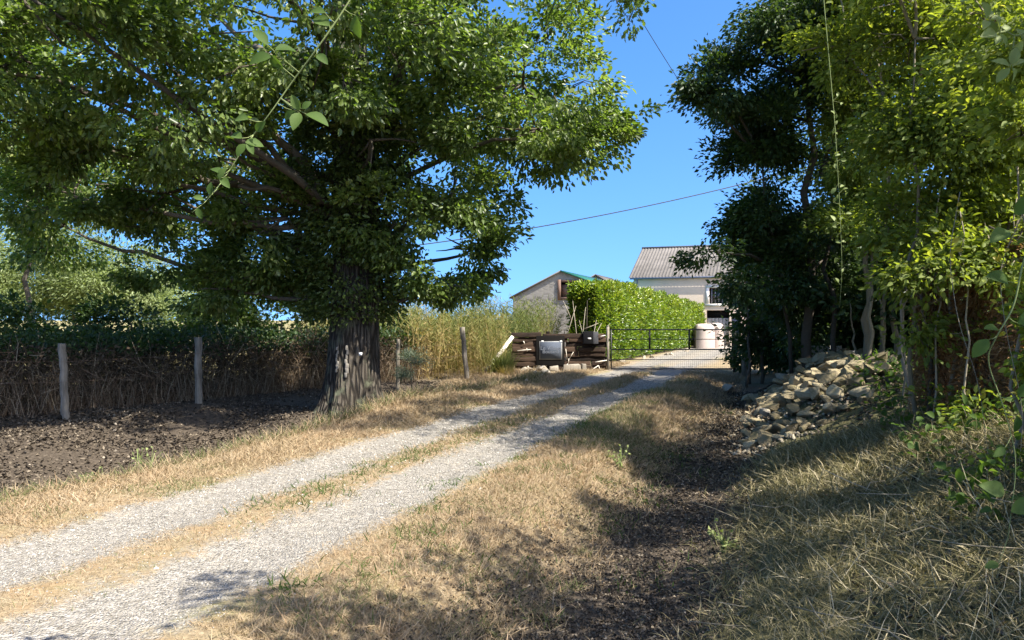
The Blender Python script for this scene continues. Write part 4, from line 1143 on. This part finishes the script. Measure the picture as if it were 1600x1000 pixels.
# front gable split round the opening
def topz(s_): return zl + (zrg - zl) * s_ / sr if s_ <= sr else zrg + (zrr - zrg) * (s_ - sr) / (WB - sr)
cuts = sorted({0, sr, bw[0], bw[1], WB})
for s0, s1 in zip(cuts[:-1], cuts[1:]):
    if (s0, s1) == (bw[0], bw[1]):
        a.add([BP(s0, 0, 0), BP(s1, 0, 0), BP(s1, 0, bw[2]), BP(s0, 0, bw[2])], np.array([[0, 1, 2, 3]]))
        a.add([BP(s0, 0, bw[3]), BP(s1, 0, bw[3]), BP(s1, 0, topz(s1)), BP(s0, 0, topz(s0))], np.array([[0, 1, 2, 3]]))
    else: a.add([BP(s0, 0, 0), BP(s1, 0, 0), BP(s1, 0, topz(s1)), BP(s0, 0, topz(s0))], np.array([[0, 1, 2, 3]]))
a.add(gab(BP, 9), np.array([[4, 3, 2, 1, 0]]))
a.add([BP(0, 0, 0), BP(0, 9, 0), BP(0, 9, zl), BP(0, 0, zl)], np.array([[3, 2, 1, 0]]))
a.add([BP(WB, 0, 0), BP(WB, 9, 0), BP(WB, 9, zrr), BP(WB, 0, zrr)], np.array([[0, 1, 2, 3]]))
put(a, 'wall', M['barn_wall'], bn)
def slab(a, P_, s0, z0, s1, z1, d0, d1, t_=.08):
    q = [P_(s0, d0, z0), P_(s1, d0, z1), P_(s1, d1, z1), P_(s0, d1, z0)]
    V = q + [x - np.array([0, 0, t_]) for x in q]
    a.add(V, np.array([[0, 1, 2, 3], [7, 6, 5, 4], [0, 4, 5, 1], [1, 5, 6, 2], [2, 6, 7, 3], [3, 7, 4, 0]]))
a = Acc(); slab(a, BP, -.18, zl - .06 + .09, sr, zrg + .09, -.12, 9.2); put(a, 'roof', M['roof'], bn)
a = Acc(); slab(a, BP, sr + .01, zrg + .09, WB + .2, zrr + .02, -.14, 9.2); tag(put(a, 'roof', M['green_sheet'], bn), 'green sheet roof slope on the right')
a = Acc()
for (cx, cz, w_, h_) in ((bw[0] - .09, (bw[2] + bw[3]) / 2, .18, bw[3] - bw[2] + .3), (bw[1] + .09, (bw[2] + bw[3]) / 2, .18, bw[3] - bw[2]), ((bw[0] + bw[1]) / 2, bw[2] - .06, bw[1] - bw[0], .12), ((bw[0] + bw[1]) / 2 + .05, bw[3] + .06, bw[1] - bw[0] + .06, .12)):
    a.box(BP(cx, -.03, cz), (w_, .08, h_), M=BM)
wo = put(a, 'window', M['shutter'], bn)
a = Acc(); a.box(BP((bw[0] + bw[1]) / 2, .3, (bw[2] + bw[3]) / 2), (bw[1] - bw[0] + .1, .03, bw[3] - bw[2] + .1), M=BM); put(a, 'dark_opening', M['dark_open'], wo)
a = Acc(); a.box(BP(bw[0] + .3, .1, bw[2] + .35), (.55, .05, .7), M=BM); put(a, 'shutter', M['shutter'], wo)
# small outbuilding whose roof peak shows over the hedge
sc = at(905, 0, 52)[:2]; SP, SM = loc_builder(sc, bz0)
sb = root('small_outbuilding', SP(0, 0, 0), 'small outbuilding whose tiled gable peeps over the laurel hedge', 'building')
zt = CAM_Z + (500 - 429) / F * 52 - bz0
a = Acc(); G = lambda d: [SP(0, d, 0), SP(2.4, d, 0), SP(2.4, d, zt - .75), SP(1.2, d, zt - .08), SP(0, d, zt - .75)]
V = G(0) + G(5); a.add(V, [np.array([[0, 1, 2, 3, 4], [9, 8, 7, 6, 5]]), np.array([[0, 4, 9, 5], [1, 6, 7, 2]])]); put(a, 'wall', M['barn_wall'], sb)
a = Acc(); slab(a, SP, -.2, zt - .78, 1.2, zt, -.2, 5.2); slab(a, SP, 1.2, zt, 2.6, zt - .78, -.2, 5.2); put(a, 'roof', M['roof'], sb)

# ------------------------------------------------------------------ overhead cables
a = Acc(); p0 = at(300, 415, 30); p1 = at(755, 370, 31); p2 = at(1140, 290, 32); p3 = at(1420, 215, 33)
tt = np.linspace(0, 1, 60); xs_ = np.array([p0[0], p1[0], p2[0], p3[0]])
X_ = xs_[0] + (xs_[-1] - xs_[0]) * tt
co = np.polyfit(xs_, [p[2] for p in (p0, p1, p2, p3)], 2); cy = np.polyfit(xs_, [p[1] for p in (p0, p1, p2, p3)], 1)
a.tube(np.stack([X_, np.polyval(cy, X_), np.polyval(co, X_)], 1), .022, 6)
tag(put(a, 'overhead_cable', M['cable'], None), 'thick overhead cable crossing the sky above the house and hedge', 'cable')
a = Acc(); a.tube(bez(at(960, -40, 19), at(1060, 135, 22), at(1180, 300, 26), 30), .010, 6)
tag(put(a, 'overhead_cable', M['cable'], None), 'thin overhead cable slanting down from the oak twigs into the right hand trees', 'cable')
# leafy oak twig hanging into the sky gap from above
tree('oak_sprig', at(930, -60, 9), 'leafy oak twig hanging from above into the gap of blue sky',
     [lob(900, -20, 9, 40, 18, 8), lob(985, 25, 9, 14, 18, 5), lob(1005, -10, 9, 26, 16, 5), lob(950, -30, 9, 40, 16, 8)], 'oak', per=26, crad=.22, L=.09, W=.055, tpl=LEAFOAK, cat='twig', trad=.015,
     stems=[(at(840, -120, 9.5), at(960, -25, 9), .02), (at(960, -25, 9), at(990, 40, 9), .008), (at(960, -30, 9), at(1030, -5, 9), .008)])

# ------------------------------------------------------------------ rubble stones
def rock(seed, sub=3):
    bm = bmesh.new(); bmesh.ops.create_icosphere(bm, subdivisions=sub, radius=1)
    rg = np.random.default_rng(seed)
    planes = [(unit(rg.normal(size=3)), rg.uniform(.34, .72)) for _ in range(13)]
    sc_ = np.array([1, rg.uniform(.65, .9), rg.uniform(.45, .65)])
    for v in bm.verts:
        c = np.array(v.co)
        for (nn, d) in planes:
            q = c @ nn
            if q > d: c = c - nn * (q - d)
        nzv = mnoise.fractal(Vector(c * 1.8 + seed * 7), .9, 2.0, 4)
        c = c * (1 + .07 * nzv) * sc_ * 1.3
        v.co = c
    me = bpy.data.meshes.new('rubble_stone'); bm.to_mesh(me); bm.free()
    return me
ROCKS = [rock(s) for s in range(9)]
for me in ROCKS: me.materials.append(M['stone'])
PALE = [rock(40 + s) for s in range(5)]
for me in PALE: me.materials.append(M['stonepale'])
def stone(meshes, x, y, dz, s, label, group):
    o = bpy.data.objects.new('rubble_stone', meshes[rng.integers(len(meshes))])
    COL.objects.link(o)
    o.location = (x, y, float(hgt(x, y)) + dz)
    o.rotation_euler = (rng.normal() * .35, rng.normal() * .35, rng.random() * 6.28)
    q = s * rng.uniform(.8, 1.2); o.scale = (q, q * rng.uniform(.8, 1.1), q * rng.uniform(.8, 1.1))
    tag(o, label, 'stone', group); return o
pts = []
tries = 0
while len(pts) < 205 and tries < 6000:
    tries += 1
    u_ = 10.4 + 8.2 * rng.random() ** 1.1; f_ = (u_ - 10.4) / 9
    lo = -.55 - .55 * f_; hi = lo + .75 + 3.0 * min(1, (u_ - 10.0) / 3.2)
    v_ = rng.uniform(lo, min(hi, 1.9))
    s_ = rng.uniform(.085, .19)
    x, y = xy(v_, u_)
    if all((x - p[0]) ** 2 + (y - p[1]) ** 2 > (.56 * (s_ + p[2])) ** 2 for p in pts): pts.append((x, y, s_))
for (x, y, s_) in pts:
    stone(ROCKS, x, y, s_ * .35, s_, 'rough grey limestone block in the big rubble heap on the right bank', 'stones of the rubble heap')
for q in range(52):
    u_ = rng.uniform(11.5, 19.5); v_ = rng.uniform(.1, 1.4) - .03 * (u_ - 11); x, y = xy(v_, u_); s_ = rng.uniform(.12, .22)
    stone(ROCKS, x, y, s_ * .75, s_, 'rough grey limestone block in the big rubble heap on the right bank', 'stones of the rubble heap')
for (px, py, Y_, s_) in ((1141, 585, 19, .2), (1195, 634, 12.2, .13), (1222, 566, 16.5, .22)):
    p = at(px, py, Y_); o = stone(PALE, p[0], p[1], .12, s_, {1141: 'pale greenish slab of stone at the gate end of the rubble heap', 1195: 'small pale greenish stone chip in the front of the rubble heap', 1222: 'flat pale grey block at the top of the rubble heap below the dark trunks'}[px], None)
for (px, py, Y_, w_, lab) in ((1288, 549, 16.6, .72, 'pale concrete kerb block behind the rubble heap, left of its twin'), (1330, 557, 16.2, .72, 'pale concrete kerb block behind the rubble heap, right of its twin')):
    p = at(px, py, Y_); a = Acc(); a.box(p, (w_, .2, .26), rot=.12, jit=.012)
    tag(put(a, 'kerb_block', M['slab'], None, bevel=.015), lab, 'block')
for q in range(38):
    u_ = rng.uniform(14.4, 21.5); base_v = -6.95 + .25 * sst(14.5, 16.5, np.array(u_)) ; v_ = base_v + rng.normal() * .2 - .3 * (rng.random() < .35)
    x, y = xy(float(v_), u_); s_ = rng.uniform(.09, .21)
    stone(PALE, x, y, s_ * .35, s_, 'pale limestone in the row edging the track before the timber wall', 'pale stones edging the track')
for q in range(9):
    u_ = rng.uniform(14, 17.8); v_ = rng.uniform(-7.5, -6.6); x, y = xy(v_, u_); s_ = rng.uniform(.05, .14)
    stone(ROCKS, x, y, s_ * .2, s_, 'grey stone scattered in the shaded ditch right of the oak roots', 'stones in the ditch beside the oak')
for q in range(10):
    s_ = 21 * rng.random(); p = hpt(np.array(s_), np.array(HW + .45 + rng.normal() * .12), np.array(0.)); r_ = rng.uniform(.1, .2)
    stone(PALE, p[0], p[1], r_ * .25, r_, 'pale stone in the border along the foot of the laurel hedge', 'pale stones along the laurel hedge')
for q in range(6):
    p = gp(rng.uniform(812, 850), rng.uniform(582, 590), 23.2 + rng.normal() * .15); s_ = rng.uniform(.1, .2)
    stone(PALE, p[0], p[1], s_ * .3, s_, 'pale stone piled against the left foot of the timber wall', 'pale stones at the foot of the timber wall')

# ------------------------------------------------------------------ ground cover
def in_view(x, y, pad=1.0): return (y > 2.2) & (np.abs(x) < y * .70 + pad)
def sample(n, vr, ur, bias=1.6):
    u_ = ur[0] + (ur[1] - ur[0]) * rng.random(n) ** bias; v_ = rng.uniform(vr[0], vr[1], n)
    x, y = xy(v_, u_); k_ = in_view(x, y); return x[k_], y[k_], v_[k_], u_[k_]
def blades(acc, x, y, L, W, tint, up=.5, tpl=BLADE, dz=0.0):
    n = len(x); A = rdir(n); A[:, 2] = np.abs(A[:, 2]) * .4 + up * rng.random(n)
    N = rdir(n) * .6; N[:, 2] += .8
    z = hgt(x, y) + dz
    scatter(acc, tpl, np.stack([x, y, z], 1), A, N, L, W, tint)
gs = Acc()
def dry(n, vr, ur, L=.06, bias=1.6, dens=None, up=.55, green=.0):
    x, y, v_, u_ = sample(n, vr, ur, bias)
    w_ = vn(x * 1.1, y * 1.1, 41); g2 = vn(x * .8 + 9, y * .8, 42)
    if dens is not None: k_ = rng.random(len(x)) < dens(v_, u_, x, y); x, y, v_, u_, w_, g2 = x[k_], y[k_], v_[k_], u_[k_], w_[k_], g2[k_]
    d = np.hypot(x, y); sc_ = np.clip(d / 6, .75, 2.6)
    t = np.where(rng.random(len(x)) < (g2 > .70) * .4 + green, rng.uniform(0, .2, len(x)), rng.uniform(.3, 1, len(x)) * (.7 + .4 * w_))
    blades(gs, x, y, L * sc_ * rng.uniform(.5, 1.4, len(x)), .0042 * sc_ * rng.uniform(.7, 1.3, len(x)), np.clip(t, 0, 1), up)
edge = lambda c, w: (lambda v, u, x, y: np.clip(1.1 - np.abs(v - c) / w + .9 * (vn(x * 1.7, y * 1.7, 44) - .5), 0, 1))
dry(95000, (-2.95, -1.0), (3, 13), dens=edge(-2.15, .85))
dry(2500, (-1.6, -.3), (3, 16), L=.07)
dry(9000, (-5.8, -2.4), (.5, 4.5), L=.045, dens=lambda v, u, x, y: np.where((np.abs(v + 3.42) < .42) | (np.abs(v + 4.82) < .42), .02, .9))
dry(30000, (-2.95, -1.1), (11, 23), dens=edge(-2.1, .9), bias=1.1)
dry(36000, (-4.6, -3.7), (1, 22), L=.05, dens=edge(-4.12, .42), bias=1.3, green=.12)
dry(24000, (-3.1, -2.5), (1, 16), L=.045, dens=edge(-2.7, .35))
dry(18000, (-5.6, -5.1), (1, 18), L=.045, dens=edge(-5.4, .3), bias=1.3)
dry(60000, (-6.75, -5.2), (4, 22), dens=edge(-5.95, .72), bias=1.3)
dry(9000, (-6.75, -6.35), (4, 20), L=.11, bias=1.2, up=1.0, green=.45)
dry(18000, (-9.2, -7.3), (16, 27), bias=1.0)
dry(9000, (-6.3, -5.5), (20, 27), L=.04, bias=1.0)
for q in range(620):
    vq = rng.uniform(-2.7, -1.4) if q % 5 else rng.uniform(-6.6, -5.6); uq = 3 + 16 * rng.random() ** 1.5
    xq, yq = xy(vq, uq)
    if not in_view(xq, yq): continue
    nq = int(rng.uniform(14, 46)); rq = rng.uniform(.03, .11); tq = rng.uniform(.3, .95) if rng.random() < .75 else rng.uniform(0, .25)
    xx_ = xq + rng.normal(size=nq) * rq; yy_ = yq + rng.normal(size=nq) * rq
    blades(gs, xx_, yy_, rng.uniform(.05, .15, nq), rng.uniform(.003, .006, nq), np.clip(tq + rng.normal(size=nq) * .1, 0, 1), .9)
tag(put(gs, 'dry_grass', M['straw']), 'short sun bleached grass on the verges and between the wheel tracks', 'grass', kind='stuff')
# greener tufts
gt_ = Acc()
tuf = [(x, y) for x, y in zip(*xy(rng.uniform(-2.9, -1.0, 60), rng.uniform(4, 17, 60)))] + [tuple(at(px, 0, Y_)[:2]) for (px, Y_) in ((700, 7.2), (760, 8.2), (690, 6.6), (450, 4.4), (880, 8.5), (960, 8.9), (930, 9.2), (990, 10), (1000, 12), (960, 11.5))]
tuf += [(x, y) for x, y in zip(*xy(rng.uniform(-3.0, -2.3, 120), rng.uniform(9, 17, 120)))]
tuf += [(x, y) for x, y in zip(*xy(rng.uniform(-4.3, -3.9, 26), rng.uniform(5, 12, 26)))]
for (x, y) in tuf:
    n = int(rng.uniform(25, 90)); r_ = rng.uniform(.06, .2)
    px_ = x + rng.normal(size=n) * r_; py_ = y + rng.normal(size=n) * r_
    blades(gt_, px_, py_, rng.uniform(.04, .12, n), rng.uniform(.005, .010, n), np.clip(rng.uniform(0, .5, n), 0, 1), .8, tpl=BLADE)
tag(put(gt_, 'green_tufts', M['near']), 'low green grass tufts and weeds scattered over the dry verges', 'grass', kind='stuff')
# litter of dead leaves in both ditches
dl = Acc()
def litter(n, vr, ur, bias=1.4, L=.055, dens=None):
    x, y, v_, u_ = sample(n, vr, ur, bias)
    if dens is not None: k_ = rng.random(len(x)) < dens(v_, u_, x, y); x, y = x[k_], y[k_]
    n = len(x)
    d = np.hypot(x, y); sc_ = np.clip(d / 8, .8, 1.6)
    N = rdir(n) * .7; N[:, 2] += .8; A = rdir(n); A[:, 2] *= .35
    scatter(dl, CURL, np.stack([x, y, hgt(x, y) + .008], 1), A, N, L * sc_ * rng.uniform(.6, 1.4, n), L * .7 * sc_ * rng.uniform(.6, 1.3, n), np.clip(rng.normal(.40, .22, n), 0, 1))
litter(60000, (-13.5, -6.65), (3, 19), 1.0, .032, lambda v, u, x, y: np.clip(1.6 * vn(x * 1.3, y * 1.3, 71) - .15, .1, 1))
litter(60000, (-1.95, -.15), (3, 20), 1.5, .030, edge(-1.05, .85))
litter(3500, (-2.2, -1.3), (3, 20), 1.5, .028)
litter(7000, (.3, 2.2), (3, 20), 1.2, .045)
tag(put(dl, 'leaf_litter', M['litter']), 'dead brown leaves lying in the shaded ditches on both sides', 'leaf litter', kind='stuff')
# cut grass, straw and weeds on the bank
cg = Acc()
x, y, v_, u_ = sample(70000, (-.9, 2.6), (2.2, 12), 1.5)
k_ = rng.random(len(x)) < np.clip(sst(-.7, .1, v_) * (.45 + 1.1 * vn(x * 2.2, y * 2.2, 61)), 0.02, 1); k_ &= ~((u_ > 9.4) & (u_ < 20) & (v_ < 1.45)); x, y = x[k_], y[k_]; n = len(x)
sc_ = np.clip(np.hypot(x, y) / 5, .8, 2)
blades(cg, x, y, rng.uniform(.05, .20, n) * sc_ ** .5, rng.uniform(.003, .007, n) * sc_, np.clip(rng.normal(.42, .22, n), 0, 1), .45, dz=.015)
x, y, v_, u_ = sample(1700, (.0, 2.4), (2.2, 9), 1.3); n = len(x)
blades(cg, x, y, rng.uniform(.15, .38, n), rng.uniform(.003, .0055, n), np.clip(rng.normal(.7, .2, n), 0, 1), .25, dz=.03)
tag(put(cg, 'cut_grass', M['cut']), 'mown grass, straw and clippings strewn over the bank at lower right', 'cut grass', kind='stuff')
bl = Acc()
x, y, v_, u_ = sample(2600, (.9, 2.6), (2.6, 13), 1.3); k_ = vn(x * 1.2, y * 1.2, 51) + .25 * sst(8, 11, u_[:len(x)]) > .55; x, y = x[k_], y[k_]; n = len(x)
P = np.stack([x, y, hgt(x, y) + rng.random(n) * .28 + .03], 1); N = rdir(n) * .6; N[:, 2] += 1
scatter(bl, LEAFN, P, rdir(n), N, rng.uniform(.05, .11, n), rng.uniform(.035, .07, n), np.clip(rng.normal(.35, .2, n), 0, 1))
tag(put(bl, 'bramble_leaves', M['near']), 'low bramble and ivy leaves creeping over the bank under the thicket', 'ground cover', kind='stuff')
tw_ = Acc()
for q in range(90):
    v_ = rng.uniform(-.4, 2.3); u_ = rng.uniform(2.8, 9.5); x, y = xy(v_, u_)
    if not in_view(x, y): continue
    z = float(hgt(x, y)); l = rng.uniform(.15, .5); an = rng.random() * 6.28
    p = np.array([x, y, z + .03]); d = np.array([math.cos(an), math.sin(an), rng.uniform(-.05, .3)]) * l
    tw_.tube([p, p + d * .5 + rng.normal(size=3) * .03, p + d], [.004, .0035, .002], 5, tint=rng.uniform(.3, 1))
tag(put(tw_, 'fallen_twigs', M['stem']), 'thin pale twigs and cut stalks lying on the bank', 'twigs', kind='stuff')
# loose gravel stones
gvl = Acc()
tet = (np.array([[.5, 0, 0], [-.3, .45, 0], [-.35, -.4, .05], [.05, .05, .45], [.3, .35, .2], [-.1, -.45, .3]]), np.array([[0, 4, 3], [4, 1, 3], [1, 2, 3], [2, 5, 3], [5, 0, 3], [0, 5, 2], [0, 1, 4]]))
for (c, w) in ((-3.42, .5), (-4.8, .52)):
    n = 9000; u_ = 3 + 17 * rng.random(n) ** 1.7; v_ = c + rng.normal(size=n) * w * .55; x, y = xy(v_, u_); k_ = in_view(x, y); x, y = x[k_], y[k_]; n = len(x)
    A = rdir(n); A[:, 2] *= .2; N = np.tile([0, 0, 1.], (n, 1)) + rdir(n) * .2
    s_ = (.007 + .013 * rng.random(n) ** 3) * np.clip(np.hypot(x, y) / 6, .8, 1.8)
    scatter(gvl, tet, np.stack([x, y, hgt(x, y) + .006], 1), A, N, s_, s_, rng.random(n))
for q in range(60):
    u_ = 3.5 + 14 * rng.random() ** 1.5; v_ = rng.uniform(-5.4, -2.6); x, y = xy(v_, u_)
    s_ = rng.uniform(.025, .06); A = rdir(1); A[:, 2] *= .2
    scatter(gvl, tet, np.array([[x, y, float(hgt(x, y))]]), A, np.array([[0, 0, 1.]]), np.array([s_]), np.array([s_]), rng.uniform(.7, 1))
M['gravel'] = mat_tint('gravel_stones', [(0, (.13, .118, .098)), (.5, (.25, .228, .195)), (1, (.41, .38, .33))], nz=.2, nscale=60)
tag(put(gvl, 'loose_gravel', M['gravel']), 'loose pale gravel stones in the two wheel tracks', 'gravel', kind='stuff')

rb = Acc(); n = 2600
u_ = 10.2 + 10 * rng.random(n) ** 1.15; v_ = -.75 - .5 * (u_ - 10) / 10 + rng.random(n) * (.9 + 2.4 * np.clip((u_ - 10) / 3.2, 0, 1)); x, y = xy(v_, u_)
A = rdir(n); A[:, 2] *= .3; N = np.tile([0, 0, 1.], (n, 1)) + rdir(n) * .4
s_ = .02 + .07 * rng.random(n) ** 2.2
scatter(rb, tet, np.stack([x, y, hgt(x, y) + .01], 1), A, N, s_, s_, rng.random(n))
M['chips'] = mat_tint('stone_chips', [(0, (.09, .075, .052)), (.6, (.22, .185, .13)), (1, (.36, .31, .23))], nz=.4, nscale=30)
tag(put(rb, 'rubble_chips', M['chips']), 'small stone chips and gravel between the blocks of the rubble heap', 'rubble', kind='stuff')
# small weeds standing at the ditch edge
def weed(px, py, Y_, h, label, kind='flower'):
    b = gp(px, py, Y_); t = root('weed_plant', b, label, 'weed', 'small weeds on the ditch edge')
    a = Acc(); l_ = Acc()
    for q in range(3 if kind == 'flower' else 2):
        e = b + np.array([rng.normal() * .05, rng.normal() * .05, h * rng.uniform(.7, 1)])
        m_ = (b + e) / 2 + rng.normal(size=3) * .02
        a.tube([b - [0, 0, .02], m_, e], [.006, .005, .003], 5, tint=rng.uniform(.4, 1))
        if kind == 'flower':
            C = e[None] + rng.normal(size=(5, 3)) * [.05, .05, .04]
            for c in C: a.tube([m_, c], [.003, .002], 4, tint=.6, cap=False)
            scatter(l_, CURL, C, rdir(5), rdir(5), np.full(5, .04), np.full(5, .03), .9)
        else: a.tube([e - [0, 0, h * .4], e], [.009, .007], 6, tint=.8)
    n = 14; f = rng.random(n)
    P = b + np.stack([rng.normal(size=n) * .03, rng.normal(size=n) * .03, f * h * .5], 1)
    scatter(l_, LEAF6, P, rdir(n) + [0, 0, .3], rdir(n) + [0, 0, .5], np.full(n, .06), np.full(n, .022), rng.random(n) * .6)
    put(a, 'stem', M['greenstem'], t); put(l_, 'leaves', M['palevine'], t)
weed(221, 735, 8.2, .30, 'tall pale flowering weed alone on the ditch edge at left')
weed(150, 748, 7.7, .17, 'short leaning weed at left of the tall flowering weed')
weed(62, 765, 7.2, .16, 'upright plantain stalk on the ditch edge, right of another one', 'spike')
weed(14, 770, 7.0, .12, 'short plantain stalk at the left edge of the picture', 'spike')
weed(968, 705, 8.6, .26, 'spindly pale weed standing in the grass beside the right track')
weed(1138, 800, 5.6, .12, 'bright green little weed at the edge of the dark ditch', 'flower')
